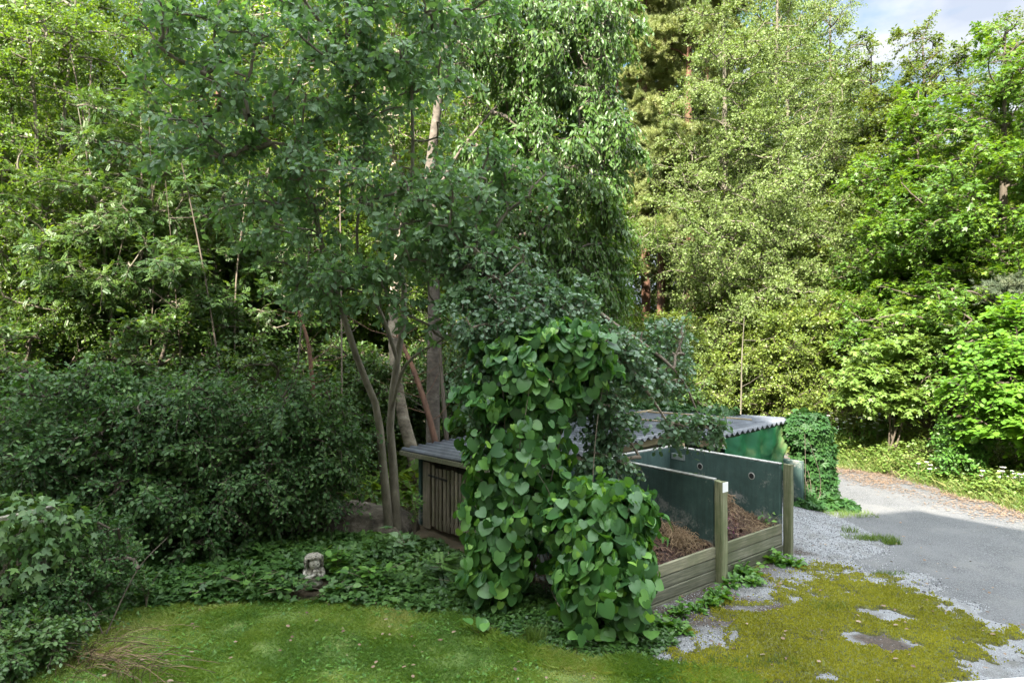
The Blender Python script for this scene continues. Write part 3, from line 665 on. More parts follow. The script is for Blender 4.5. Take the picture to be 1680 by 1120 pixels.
hp2 = heap('steep brown compost heap with purple scraps in the right bin', P1, h2, 12, (1.2, .3))
pm = leaf_mat('purple_scrap', [(.05, .005, .04), (.1, .01, .07), (.16, .03, .1)], .2, .5, (1, 1, 1))
n = 90; r = np.random.default_rng(5); s = r.normal(.35, .12, n); w_ = np.clip(r.normal(.22, .12, n), .03, 1)
p = np.stack([P1[0] + U[0] * s + N_[0] * w_, P1[1] + U[1] * s + N_[1] * w_, h2(s, w_) + .08 + r.uniform(-.02, .05, n)], -1)
V, F, rr = leaves_np(p, unit(r.normal(size=(n, 3))), unit(r.normal(size=(n, 3)) + Z), r.uniform(.05, .1, n), OVAL, r.random(n)); tag(link('purple_scraps', np_mesh('purple_scraps', V, F, {'rnd': rr}), pm, hp2), kind='stuff')

def sprout(Pa, s_, w_, hf, label, seed, n, ls, tmpl, mat):
    r = np.random.default_rng(seed); c = Pa + U * s_ + N_ * w_; root = thing('sprouting_plant', label, 'plant', (c[0], c[1], float(hf(s_, w_)) + .02), group='plants growing on the compost'); p = np.stack([r.normal(0, .07, n), r.normal(0, .07, n), r.uniform(.03, .2, n)], -1)
    V, F, rr = leaves_np(p, unit(r.normal(size=(n, 3)) * [1, 1, .4] + [0, -.3, 0]), unit(Z + r.normal(0, .35, (n, 3)) + [0, -.4, 0]), r.uniform(.7, 1.2, n) * ls, tmpl, r.random(n)); link('leaves', np_mesh('leaves', V, F, {'rnd': rr}), LM[mat], root)
    P = np.stack([np.zeros((n, 3)), p], 1); V, F = tubes(P, np.full((n, 2), .003), 3); link('stem', np_mesh('stem', V, F), BK['twig'], root)
sprout(P0, 1.25, 1.35, h1, 'bright round leaved sprout on top of the left compost heap', 1, 7, .15, ROUND, 'bright')
sprout(P0, .95, .5, h1, 'small dark leafy weed low on the left compost heap', 2, 26, .06, OVAL, 'cover')
sprout(P1, .3, .6, h2, 'feathery green weed beside the mossy post on the right compost heap', 3, 40, .09, PINN, 'hop')
sprout(P1, 1.6, .12, h2, 'small leafy weed hanging over the right board front', 4, 22, .07, OVAL, 'bright')
def clump(Pa, s_, w_, hf, parent, seed):
    r = np.random.default_rng(seed); n = 420; a = r.normal(s_, .13, n); b_ = r.normal(w_, .1, n); p = np.stack([Pa[0] + U[0] * a + N_[0] * b_, Pa[1] + U[1] * a + N_[1] * b_, hf(a, b_) + r.uniform(.02, .14, n)], -1); d = unit(r.normal(size=(n, 3)) * [1, 1, .5]); q = np.linspace(0, 1, 5)[None, :, None]
    P = p[:, None] + d[:, None] * r.uniform(.08, .3, (n, 1, 1)) * (q - .5) + Z * np.sin(q * 3.14) * .06 + r.normal(0, .01, (n, 5, 1)); V, F = tubes(P, np.full((n, 5), .004), 3); link('straw', np_mesh('straw', V, F, {'rnd': np.repeat(.5 + .5 * r.random(n), 15)}), straw_m, parent)
clump(P0, 1.3, .3, h1, hp1, 5); clump(P1, 1.1, .75, h2, hp2, 6)

# shed: corrugated roof in two sections, timber fascia, slatted end wall, tarp
shed = thing('shed', 'low timber shed with dark corrugated roof behind the compost bins', 'shed', (0, 0, 0))
def zr(t_, q): return 1.593 + .0495 * (t_ + .7) - .035 * (q - .1)
def zr2(t_, q): return 1.62 + .0415 * (t_ - 3.1) - .035 * (q + .45) + .0
def roof_mat():
    m, t, b, o = new_mat('corrugated_roof'); n = noise(t, 3, 8, .7); n2 = noise(t, 40, 5, .7)
    c = ramp(t, n, [(.35, (.045, .05, .062)), (.55, (.085, .095, .115)), (.7, (.15, .16, .185))]); c = mixc(t, ramp(t, n2, [(.62, (0, 0, 0)), (.75, (.6, .6, .6))]), c, (.1, .09, .06))
    ga = t.nodes.new('ShaderNodeAttribute'); ga.attribute_name = 'groove'; gm = t.nodes.new('ShaderNodeMath'); gm.operation = 'MULTIPLY'; gm.inputs[1].default_value = .8; t.links.new(ga.outputs['Fac'], gm.inputs[0]); c = mixc(t, gm.outputs[0], c, (.035, .035, .034))  # grime in the grooves, darkened to make up for weak rib shading
    t.links.new(c, b.inputs['Base Color']); b.inputs['Roughness'].default_value = .42; bump(t, b, n2, .2, .005); return m
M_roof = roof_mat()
def roof(name, t0, t1, q0, q1, zf, pitch=.18, amp=.034):
    n = int((t1 - t0) / pitch * 12); m_ = 14; tt = np.linspace(t0, t1, n); qq = np.linspace(q0, q1, m_); T, Q = np.meshgrid(tt, qq); T, Q = T.ravel(), Q.ravel()
    z_ = zf(T, Q) + amp * np.cos(T / pitch * 2 * np.pi) + (vnoise(T, Q, 6, 2, .7) - .5) * .03
    jag = .03 * (vnoise(np.floor(T / .9) * 7.3, T * 0, 77, 1, 1) - .5) * (Q == q0)
    x = C1[0] + U[0] * T + N_[0] * (Q + jag); y = C1[1] + U[1] * T + N_[1] * (Q + jag); i = np.arange(n - 1)[None] + (np.arange(m_ - 1) * n)[:, None]
    F = np.stack([i, i + 1, i + 1 + n, i + n], -1).reshape(-1, 4)
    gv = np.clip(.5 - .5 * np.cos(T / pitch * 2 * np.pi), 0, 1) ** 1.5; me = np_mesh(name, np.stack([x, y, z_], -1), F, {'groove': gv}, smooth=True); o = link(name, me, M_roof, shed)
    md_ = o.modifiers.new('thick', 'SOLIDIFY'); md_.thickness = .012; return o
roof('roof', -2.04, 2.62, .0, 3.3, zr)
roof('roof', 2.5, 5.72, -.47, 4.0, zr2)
# fascia timbers under the edges
def bar(p, q, w_, h_, name, mat, parent, bev=.006):
    p, q = np.array(p, float), np.array(q, float); d = q - p; s_ = unit(np.cross(d, Z)); return MB().box(p - s_ * w_ / 2, d, s_ * w_, Z * h_, bev).build(name, mat, parent)
bar(tq(-2.0, .12, 1.36), tq(2.5, .12, 1.57), .05, .15, 'fascia', W_beam, shed)
bar(tq(2.52, -.25, 1.43), tq(5.6, -.25, 1.56), .06, .12, 'fascia', W_beam, shed)
bar(tq(-2.035, .02, zr(-2.04, 0) - .115), tq(-2.035, 3.32, zr(-2.04, 3.3) - .115), .03, .085, 'bargeboard', W_pale, shed)
bar(tq(1.95, .02, 1.38), tq(2.3, .0, 1.4), .08, .14, 'timber_block', W_beam, shed)
bar(tq(-2.0, 3.2, 1.30), tq(5.6, 3.2, 1.55), .05, .1, 'rear_beam', W_beam, shed)
for t_ in (-1.0, 0.2, 1.4, 2.6, 3.8, 5.0): bar(tq(t_, .2, 1.42 + .04 * t_), tq(t_, 3.1, 1.33 + .04 * t_), .06, .1, 'rafter', W_beam, shed)
# rear wall and posts
MB().box(tq(-1.8, 3.0, -.05), UU * 7.2, NN * .03, Z * 1.38).build('rear_wall', W_slat, shed)
for t_, q in ((-1.82, 2.92), (-1.82, .2), (1.4, .3), (5.3, 2.9)): MB().box(tq(t_, q, -.05), UU * .09, NN * .09, Z * 1.42, .006).build('corner_post', M_con if q > 2 and t_ < 0 else W_slat, shed)
# slatted door wall at the left end
rr_ = np.random.default_rng(9); q = 2.75
MB().box(tq(-1.86, 2.55, .02), UU * .03, NN * .24, Z * 1.22, .004).build('door_stile', W_slat, shed)
while q > .25:
    q -= .115 + rr_.uniform(0, .012); w_ = .082
    if q < 2.5: MB().box(tq(-1.87 + rr_.uniform(-.004, .004), q, .1 - (2.4 - q) * .0 + rr_.uniform(-.02, .02)), UU * .022, NN * w_, Z * (1.1 + rr_.uniform(-.01, .01)), .004).build('slat', W_slat, shed)
for k in range(15): MB().box(tq(-1.8 + k * .118, .16 + rr_.uniform(-.004, .004), .08 + rr_.uniform(-.02, .02)), UU * .082, NN * .022, Z * 1.22, .004).build('slat', W_slat, shed)
for z_ in (.98, .2): MB().box(tq(-1.845, .3, z_), UU * .04, NN * 2.2, Z * .07, .004).build('cross_rail', W_slat, shed)
hg = MB(); hg.box(tq(-1.885, 1.95, 1.0), UU * .012, NN * .62, Z * .035, .003); hg.build('hinge', plain('black_iron', (.03, .03, .032), .6, 20, .3, .2, .5), shed)
# right side concrete wall piece
MB().box(tq(5.02, -.95, -.05), UU * .1, NN * 3.0, Z * 1.0, .012).build('side_wall', M_con, shed)
# tarp
def tarp():
    n, m_ = 60, 40; a, b_ = np.meshgrid(np.linspace(0, 1, n), np.linspace(0, 1, m_)); a, b_ = a.ravel(), b_.ravel()
    t_ = 3.0 + a * 2.6; top = zr2(t_, -.47) - .035; tr = t_ - b_ * (.95 * a ** 3)
    zb = top * (1 - b_) + b_ * (.25)
    off = -.44 - .14 * b_ + .025 * np.sin(a * 24 + b_ * 3) * (1 - b_ * .5) + .06 * np.sin(a * 8 + b_ * 4) * b_ + (vnoise(a * 6, b_ * 4, 3, 4, 1) - .5) * .16 * np.clip(b_ * 4, 0, 1)
    zb = zb - .03 * np.abs(np.sin(a * 3.14 * 4)) * (1 - b_)
    p = np.stack([C1[0] + U[0] * tr + N_[0] * off, C1[1] + U[1] * tr + N_[1] * off, zb], -1); i = np.arange(n - 1)[None] + (np.arange(m_ - 1) * n)[:, None]
    F = np.stack([i, i + 1, i + 1 + n, i + n], -1).reshape(-1, 4)
    m, t, b, o_ = new_mat('green_tarp'); nn = noise(t, 1.3, 4, .55, dist=.5)
    c = ramp(t, nn, [(.38, (.012, .11, .045)), (.53, (.025, .16, .06)), (.63, (.12, .23, .085)), (.72, (.24, .28, .13))]); t.links.new(c, b.inputs['Base Color'])  # yellowish patches put the look of sunlit folds into the colour
    b.inputs['Roughness'].default_value = .38; trn = t.nodes.new('ShaderNodeBsdfTranslucent'); t.links.new(c, trn.inputs['Color']); ms = t.nodes.new('ShaderNodeMixShader'); ms.inputs['Fac'].default_value = .4
    t.links.new(b.outputs[0], ms.inputs[1]); t.links.new(trn.outputs[0], ms.inputs[2]); t.links.new(ms.outputs[0], o_.inputs['Surface'])
    o = link('tarpaulin', np_mesh('tarpaulin', p, F, smooth=True), m); tag(o, 'green tarpaulin hanging from the right end of the corrugated roof', 'tarpaulin')
tarp()

# ------------------------------------------------------------------ cherub bust
def statue():
    X, Y = gp(514, 966); root = thing('garden_statue', 'weathered stone child bust resting its chin on folded arms beside the lawn', 'statue', (X, Y, .05), math.radians(30)); root.scale = (1.1,) * 3
    m, t, b, o = new_mat('weathered_stone'); n = noise(t, 22, 7, .7); n2 = noise(t, 5, 5, .6)
    c = ramp(t, n, [(.38, (.1, .09, .07)), (.5, (.3, .28, .23)), (.65, (.5, .48, .42))]); c = mixc(t, ramp(t, n2, [(.5, (0, 0, 0)), (.7, (.55, .55, .55))]), c, (.2, .21, .12))
    t.links.new(c, b.inputs['Base Color']); b.inputs['Roughness'].default_value = .9; bump(t, b, n, .5, .01)
    mh = plain('hair_shade_stone', (.24, .22, .18), .95, 45, .6, .5)  # curls coloured darker than the face, painting crevice shade into the hair
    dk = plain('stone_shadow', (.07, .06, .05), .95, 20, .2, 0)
    def surf(fn, nu=28, nv=20):
        u, v = np.meshgrid(np.linspace(0, 2 * np.pi, nu, endpoint=False), np.linspace(0.02, np.pi - .02, nv)); p = fn(u.ravel(), v.ravel())
        i = np.arange(nu); f = [(k * nu + a, k * nu + (a + 1) % nu, k * nu + nu + (a + 1) % nu, k * nu + nu + a) for k in range(nv - 1) for a in i]; return p, f
    def ell(c, rx, ry, rz, fn=None):
        def g(u, v):
            x, y, z = np.sin(v) * np.cos(u), np.sin(v) * np.sin(u), np.cos(v); s = np.ones_like(x) if fn is None else fn(x, y, z)
            return np.stack([c[0] + x * rx * s, c[1] + y * ry * s, c[2] + z * rz * s], -1)
        return surf(g)
    b_ = MB()   # bust and ragged plinth: front is -Y
    p, f = ell((0, .01, .12), .115, .085, .14, lambda x, y, z: 1 + .05 * np.sin(9 * x) * (z < 0)); b_.add(p, f)
    p, f = ell((0, -.0, .03), .12, .09, .06, lambda x, y, z: 1 + .06 * np.sin(11 * np.arctan2(y, x))); b_.add(p, f)
    b_.build('bust', m, root, True)
    def face(x, y, z):
        s = 1 + .08 * np.exp(-((x / .12) ** 2 + ((z + .18) / .14) ** 2)) * (y < 0)            # nose
        s += .07 * np.exp(-(((np.abs(x) - .45) / .2) ** 2 + ((z + .32) / .22) ** 2)) * (y < 0)  # cheeks
        s -= .07 * np.exp(-(((np.abs(x) - .33) / .14) ** 2 + ((z - .02) / .1) ** 2)) * (y < 0)  # eye sockets
        s -= .06 * np.exp(-((x / .22) ** 2 + ((z + .5) / .05) ** 2)) * (y < 0)                  # mouth
        s += .04 * np.exp(-((x / .2) ** 2 + ((z + .75) / .12) ** 2)) * (y < 0)
        return s
    h = MB(); p, f = ell((0.005, -.045, .302), .072, .075, .085, face); h.add(p, f); hd = h.build('head', m, root, True)
    for s_ in (-1, 1):
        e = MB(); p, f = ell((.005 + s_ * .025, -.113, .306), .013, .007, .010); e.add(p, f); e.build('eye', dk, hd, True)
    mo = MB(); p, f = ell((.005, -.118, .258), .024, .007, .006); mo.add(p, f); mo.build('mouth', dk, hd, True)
    r = np.random.default_rng(4)                                                            # curls
    P = []; K = 7
    for k in range(110):
        a = r.uniform(-3.1, 3.1) + math.pi / 2; fr = abs(a - math.pi / 2) > 1.9
        x0, y0 = math.cos(a), math.sin(a); L_ = r.uniform(.025, .05) if fr else r.uniform(.15, .24); pts = []
        for j in range(K):
            q = j / (K - 1); rr = .012 + .092 * math.sin(min(1.57, q * (3.2 if not fr else 1.5))); zz = .412 - L_ * q ** 1.5 + .005 * math.sin(k)
            wv = .012 * math.sin(q * 11 + k * 1.7); rr *= 1 + .12 * math.sin(k * 2.3); pts.append((.005 + x0 * rr + wv * y0, -.01 + y0 * rr - wv * x0, zz))
        P.append(pts)
    P = np.array(P); V, F = tubes(P, np.tile(np.array([.009, .0125, .013, .0125, .012, .009, .003]), (len(P), 1)), 6); link('hair', np_mesh('hair', V, F, smooth=True), mh, root)
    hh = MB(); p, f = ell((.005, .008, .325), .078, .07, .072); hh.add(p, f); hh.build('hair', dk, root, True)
    arms = []
    for s_ in (-1, 1):
        q = np.array([(s_ * .098, .0, .22, .030), (s_ * .115, -.05, .165, .030), (s_ * .085, -.1, .145, .027), (s_ * .03, -.12, .17, .021), (s_ * .008, -.118, .205, .02)])
        c = smooth_line(q, 10); V, F = tubes(c[None, :, :3], c[None, :, 3], 10); link('arm', np_mesh('arm', V, F, smooth=True), m, root)
        hb = MB(); p, f = ell((s_ * .014, -.12, .222), .02, .016, .026); hb.add(p, f); hand = hb.build('hand', m, root, True)
        for k in range(4):
            q = np.array([(s_ * (.006 + k * .009), -.134, .21, .005), (s_ * (.004 + k * .009), -.14, .23 + .003 * (k % 2), .005), (s_ * (.004 + k * .008), -.13, .246 - .003 * k, .004)])
            c = smooth_line(q, 6); V, F = tubes(c[None, :, :3], c[None, :, 3], 6); link('finger', np_mesh('finger', V, F, smooth=True), m, hand)
statue()

# ------------------------------------------------------------------ rock mound behind the willow
def rock():
    n, k = 60, 24; c = np.array([-3.05, 12.55]); a = np.linspace(0, 2 * np.pi, n, endpoint=False); V = []; 
    for j in range(k):
        r_ = 1 - j / (k - 1); ph = r_ * np.pi / 2; z_ = .6 * np.cos(ph) ** .8 - .1; x = c[0] + 1.25 * np.sin(ph) * np.cos(a); y = c[1] + .95 * np.sin(ph) * np.sin(a)
        s_ = 1 + (vnoise(x * 1.0, y * 1.0, 15, 4, 1.4) - .5) * .5; V.append(np.stack([c[0] + (x - c[0]) * s_, c[1] + (y - c[1]) * s_, z_ * (1 + (vnoise(x, y, 16, 4, 2) - .5) * .35) + (vnoise(x, y, 18, 3, 8) - .5) * .04], -1))
    V = np.concatenate(V); F = np.array([(j * n + i, j * n + (i + 1) % n, (j + 1) * n + (i + 1) % n, (j + 1) * n + i) for j in range(k - 1) for i in range(n)])
    m, t, b, o_ = new_mat('earthy_rock'); nn = noise(t, 4, 8, .7); t.links.new(ramp(t, nn, [(.35, (.025, .02, .014)), (.52, (.07, .058, .042)), (.68, (.16, .14, .11))]), b.inputs['Base Color']); b.inputs['Roughness'].default_value = .95; bump(t, b, noise(t, 18, 7, .7), .8, .03)
    tag(link('boulder', np_mesh('boulder', V, F, smooth=True), m), 'low rounded grey brown boulder at the foot of the two stemmed willow', 'rock')
rock()

# ------------------------------------------------------------------ trees near the shed
def rel(pts, base): return [tuple(np.array(p[:3]) - base) + (p[3],) for p in pts]
def rb(bl, base): return [(b[0] - base[0], b[1] - base[1], b[2] - base[2]) + tuple(b[3:]) for b in bl]
def A(px, py, Y, r): p = at(px, py, Y); return (p[0], p[1], p[2], r)

# two-stemmed willow, grey green leaves
base = np.array([-2.2, 12.0, 0.0])
tr = [[A(640, 884, 12.0, 0.086), A(628, 760, 11.9, 0.073), A(618, 670, 11.8, 0.063), A(590, 600, 11.6, 0.056), A(556, 495, 11.3, 0.050), A(530, 415, 11.1, 0.043), A(512, 330, 10.9, 0.036), A(470, 262, 10.6, 0.030), A(415, 205, 10.3, 0.020)],
      [A(652, 884, 12.05, 0.086), A(646, 780, 12.1, 0.079), A(640, 680, 12.1, 0.066), A(655, 570, 12.0, 0.056), A(664, 495, 11.9, 0.050), A(655, 400, 11.8, 0.040), A(676, 300, 11.6, 0.033), A(676, 180, 11.4, 0.026), A(672, 40, 11.2, 0.018), A(668, -60, 11.0, 0.010)],
      [A(652, 590, 12.0, 0.040), A(632, 530, 11.8, 0.033), A(600, 455, 11.5, 0.028), A(585, 380, 11.2, 0.023), A(600, 250, 11, 0.017), A(580, 100, 10.8, 0.012)],
      [A(640, 680, 12.1, 0.033), A(665, 600, 11.6, 0.026), A(720, 560, 11.0, 0.021), A(790, 520, 10.6, 0.015), A(850, 480, 10.4, 0.009)]]
def BL(px, py, Y, rpx, rpy, rd, wgt=None):
    p = at(px, py, Y); q = (p[0], p[1], p[2], rpx / FP * Y, rd, rpy / FP * Y); return q + ((wgt,) if wgt else ())
bl = [BL(470, 130, 10.4, 160, 120, 1.2, 2.2), BL(290, 190, 10.2, 130, 80, .9, 1.2), BL(260, 60, 10.2, 100, 70, .9, .8), BL(360, 260, 10.2, 110, 60, .8, .8), BL(640, 120, 10.6, 130, 150, 1.2, 2.2), BL(560, 330, 10.6, 150, 110, 1.2, 2.2), BL(430, 330, 10.4, 90, 70, .9, .9),
      BL(710, 330, 10.3, 130, 90, 1.0, 1.8), BL(760, 420, 10.2, 110, 70, .8, 1.4), BL(620, 460, 10.6, 130, 50, .9, 1.2), BL(700, 10, 10.6, 160, 70, 1.1, 1.3), BL(430, -30, 10.5, 180, 70, 1.1, 1.3), BL(820, 300, 10.4, 80, 70, .8, .8), BL(510, 460, 10.8, 90, 50, .8, .6), BL(800, 470, 10.0, 70, 50, .5, .7)]
make_tree('willow_tree', 'two stemmed willow with grey green oval leaves left of the shed', 'tree', base, 'willow', 'grey', seed=21, trunks=[rel(t, base) for t in tr], blobs=rb(bl, base),
          n_nodes=370, tw_per=7, tw_len=.5, lf_per=9, tmpl=OVAL, lsize=.135, g=.35, up=.15, flat=.35, leaf_droop=.35, shell=.55, jit=.45, wood=.0011)

# cherry with hanging foliage behind the shed
base = np.array([-1.68, 14.6, 0.0])
tr = [[A(711, 826, 14.6, .17), A(710, 700, 14.6, .15), A(711, 560, 14.6, .135), A(711, 400, 14.6, .125), A(704, 300, 14.6, .115), A(720, 160, 14.6, .09), A(740, 0, 14.6, .07), A(760, -120, 14.6, .04)],
      [A(708, 330, 14.6, .04), A(760, 240, 14.8, .032), A(840, 150, 15.0, .026), A(930, 90, 15.1, .02), A(1000, 60, 15.2, .014)]]
bl = [BL(900, 80, 15, 130, 90, 1.6, 2.2), BL(1000, 40, 15.2, 60, 50, 1.0, .7), BL(880, 240, 14.8, 120, 100, 1.5, 2.0), BL(960, 330, 15, 55, 120, 1.1, 1.1), BL(780, 60, 14.8, 130, 110, 1.5, 1.4), BL(930, 450, 14.9, 70, 90, 1.0, 1.0), BL(850, 380, 14.8, 90, 90, 1.2, 1.1), BL(990, 440, 15, 40, 110, .8, 1.0), BL(1000, 200, 15, 50, 90, .9, .9), BL(930, 530, 14.9, 70, 50, .9, .7), BL(860, -60, 15, 200, 80, 1.6, 1.4), BL(720, 400, 15, 60, 60, .8, .25)]
che = make_tree('cherry_tree', 'tall cherry tree with drooping dark leaves and a straight smooth trunk behind the shed', 'tree', base, 'cherry', 'smooth', seed=22, trunks=[rel(t, base) for t in tr], blobs=rb(bl, base),
          n_nodes=520, tw_per=12, tw_len=.6, lf_per=11, tmpl=LANCE, lsize=.16, g=.8, up=.25, flat=.3, leaf_droop=.95, side=.55, shell=.5, jit=.45, wood=.0011, spread=.7)
# leaning pale birch, patches of sun on its stem
base = np.array([-2.05, 15.4, 0.1])
tr = [[A(692, 812, 15.4, .17), A(676, 740, 15.4, .15), A(660, 680, 15.4, .135), A(647, 590, 15.5, .12), A(645, 500, 15.6, .11), A(655, 380, 15.8, .09), A(640, 200, 16, .07), A(620, 0, 16.2, .04)]]
bl = [BL(560, 60, 16, 180, 110, 1.6, 1.5), BL(640, 220, 16, 120, 100, 1.4, 1), BL(700, 0, 16, 150, 90, 1.5, 1)]
make_tree('birch_tree', 'leaning pale barked birch between the willow and the shed', 'tree', base, 'forest', 'pale', seed=23, trunks=[rel(t, base) for t in tr], blobs=rb(bl, base),
          n_nodes=180, tw_per=8, tw_len=.6, lf_per=10, tmpl=LEAF2, lsize=.11, g=.4)
# apple tree carrying the vine, branches reach out over the roof
base = np.array([.25, 9.9, 0.0])
tr = [[A(866, 959, 9.9, .12), A(862, 850, 9.95, .11), A(868, 740, 10.0, .1), A(850, 620, 10, .085), A(830, 520, 10, .07), A(800, 440, 10, .05), A(770, 400, 10.1, .03)],
      [A(850, 620, 10, .06), A(900, 560, 10, .055), A(955, 545, 10, .045), A(1010, 578, 9.95, .035), A(1060, 640, 9.9, .024), A(1100, 700, 9.8, .014)],
      [A(868, 700, 10, .05), A(940, 660, 10, .04), A(1010, 690, 10, .03), A(1050, 750, 9.9, .018)],
      [A(850, 560, 10, .045), A(930, 490, 10.2, .035), A(1020, 540, 10.4, .028), A(1110, 610, 10.5, .02), A(1150, 690, 10.5, .012)]]
bl = [BL(820, 450, 10.1, 80, 50, .7, 1.2), BL(900, 500, 9.7, 90, 38, .6, 1.6), BL(800, 520, 9.5, 60, 45, .5, .9), BL(1000, 590, 10.1, 60, 45, .6, 1.0), BL(1050, 605, 10.4, 60, 40, .7, 1.0), BL(1000, 690, 9.8, 40, 55, .5, .5), BL(1130, 700, 10.2, 40, 25, .4, .35), BL(1090, 560, 11, 60, 40, .7, .6), BL(790, 560, 9.7, 55, 60, .5, .7), BL(950, 560, 9.6, 70, 40, .5, .8), BL(1000, 750, 9.5, 40, 30, .3, .35), BL(1160, 700, 10.1, 25, 20, .3, .2), BL(780, 660, 9.5, 35, 60, .4, .4), BL(960, 640, 9.5, 50, 50, .5, .5)]
ap = make_tree('apple_tree', 'small apple tree with grey green leaves arching over the shed roof above the vine', 'tree', base, 'apple', 'twig', seed=24, trunks=[rel(t, base) for t in tr], blobs=rb(bl, base),
          n_nodes=430, tw_per=6, tw_len=.36, lf_per=9, tmpl=ROUND, lsize=.088, g=.35, up=.1, flat=.35, shell=.6, jit=.45, wood=.0009, twig_r=.003)
M_fruit = plain('green_fruit', (.2, .32, .13), .4, 12, .25, .1)
import bmesh
bm = bmesh.new(); bmesh.ops.create_uvsphere(bm, u_segments=12, v_segments=8, radius=.024)
for v in bm.verts:
    if abs(v.co.x) + abs(v.co.y) < .01: v.co.z *= .8
fm = bpy.data.meshes.new('apple'); bm.to_mesh(fm); bm.free(); fm.polygons.foreach_set('use_smooth', np.ones(len(fm.polygons), bool)); fm.materials.append(M_fruit)
for px, py, Y in ((1037, 554, 9.7), (1054, 578, 9.6), (1038, 592, 9.6), (966, 514, 9.6), (987, 535, 9.6), (1022, 570, 9.6), (1050, 568, 9.7), (984, 521, 9.7)):
    o = link('apple', fm, None, ap); o.location = Vector(at(px, py, Y) - base)

# ------------------------------------------------------------------ pipe vine with big heart leaves
def pipe_vine():
    r = np.random.default_rng(31); root = thing('pipe_vine', 'huge vine with large heart shaped leaves hanging over the left end of the bins', 'vine', (0.4, 9.4, 0))
    B = [BL(925, 560, 9.3, 72, 38, .45, 1.0), BL(850, 535, 9.5, 45, 30, .3, .3), BL(870, 620, 9.35, 85, 90, .5, 1.6), BL(850, 740, 9.25, 90, 100, .55, 2.0), BL(825, 850, 9.2, 72, 80, .5, 1.3), BL(830, 910, 9.1, 55, 60, .45, .7), BL(815, 620, 9.4, 50, 70, .45, .7), BL(815, 960, 9.0, 40, 45, .35, .35),
         BL(955, 850, 8.75, 75, 60, .55, 1.2), BL(1010, 850, 8.55, 62, 55, .5, 1.3), BL(1000, 930, 8.3, 75, 70, .55, 1.7), BL(950, 960, 8.4, 45, 50, .4, .5), BL(1020, 970, 8.15, 42, 60, .4, .7), BL(1030, 880, 8.5, 28, 36, .35, .3), BL(960, 600, 9.3, 45, 55, .4, .5)]
    w = np.array([b[6] for b in B]); n = 4700; k = r.choice(len(B), n, p=w / w.sum()); Bm = np.array([b[:6] for b in B])[k]
    d = unit(r.normal(size=(n, 3))); u = np.where(r.random(n) < .72, r.uniform(.85, 1.08, n), r.uniform(.3, .85, n)); p = Bm[:, :3] + d * u[:, None] * Bm[:, 3:6]
    nrm = unit(d / Bm[:, 3:6]); keep = p[:, 2] > .05; p, nrm = p[keep], nrm[keep]; n = len(p)
    for q_ in range(110):      # sprays that stand out of the mass
        i_ = r.integers(n); m_ = int(r.integers(5, 12)); dirn = unit(nrm[i_] + [0, 0, .25] + r.normal(0, .3, 3)); sp_ = p[i_] + dirn * np.linspace(.04, r.uniform(.15, .45), m_)[:, None] - Z * (np.linspace(0, 1, m_)[:, None] ** 2 * .18) + r.normal(0, .03, (m_, 3)); p = np.vstack([p, sp_]); nrm = np.vstack([nrm, np.tile(dirn, (m_, 1))])
    n = len(p)
    # outward and skyward facing blades with the tip hanging down
    nn = unit(nrm * .75 + Z * .5 + r.normal(0, .42, (n, 3))); tip = unit(-Z * .95 + nrm * .35 + r.normal(0, .5, (n, 3)))
    sz = np.clip(r.lognormal(math.log(.134), .36, n), .05, .2)
    rnd = np.clip(r.beta(2, 3.2, n) + (sz < .11) * .35, 0, 1)
    V, F, rr = leaves_np(p - tip * sz[:, None] * .3, tip, nn, sz, HEART, rnd)
    # curl the blades a little
    link('foliage', np_mesh('foliage', V, F, {'rnd': rr}, smooth=True), LM['pipe'], root).location = (-.4, -9.4, 0)
    P = []
    for _ in range(70):
        i = r.integers(n); e = p[i]; s0 = np.array([.3 + r.normal(0, .2), 9.5 + r.normal(0, .15), r.uniform(0, .3)]) if e[0] < .9 else np.array([1.2 + r.normal(0, .25), 8.75 + r.normal(0, .15), 0.0])
        q = np.array([[*s0, .008], [*(s0 * .6 + e * .4 + r.normal(0, .12, 3)), .008], [*(s0 * .25 + e * .75 + r.normal(0, .1, 3)), .006], [*e, .004]]); P.append(smooth_line(q, 12))
    P = np.array(P); V, F = tubes(P[..., :3], P[..., 3], 5); link('stems', np_mesh('stems', V, F, smooth=True), BK['twig'], root).location = (-.4, -9.4, 0)
    # a few runners that root in the lawn edge
    return root
pipe_vine()
def runner(px, py, n, label, seed):
    r = np.random.default_rng(seed); X, Y = gp(px, py); root = thing('vine_runner', label, 'vine', (X, Y, 0), group='low shoots of the big leaved vine')
    p = np.stack([r.normal(0, .11, n), r.normal(0, .08, n), r.uniform(.1, .22, n)], -1); sz = r.uniform(.12, .19, n)
    V, F, rr = leaves_np(p, unit(np.stack([r.normal(0, .6, n), -np.ones(n) * .8, r.normal(-.2, .3, n)], -1)), unit(np.stack([r.normal(0, .3, n), -np.ones(n) * .4, np.ones(n)], -1)), sz, HEART, r.uniform(.5, .85, n))
    link('leaves', np_mesh('leaves', V, F, {'rnd': rr}, smooth=True), LM['pipe'], root)
    P = np.stack([np.linspace([0, 0, 0], q, 5) for q in p]); V, F = tubes(P, np.full((n, 5), .003), 4); link('stem', np_mesh('stem', V, F), BK['twig'], root)
runner(784, 1042, 5, 'three pale round leaves of the vine lying at the lawn edge', 1)
runner(984, 1062, 6, 'large heart leaved shoot of the vine at the lawn edge left of the others', 2)
runner(1036, 1060, 7, 'large heart leaved shoot with nibbled leaves below the corner of the bins', 3)
runner(948, 1040, 4, 'small heart leaved shoot under the vine in the ivy', 4)

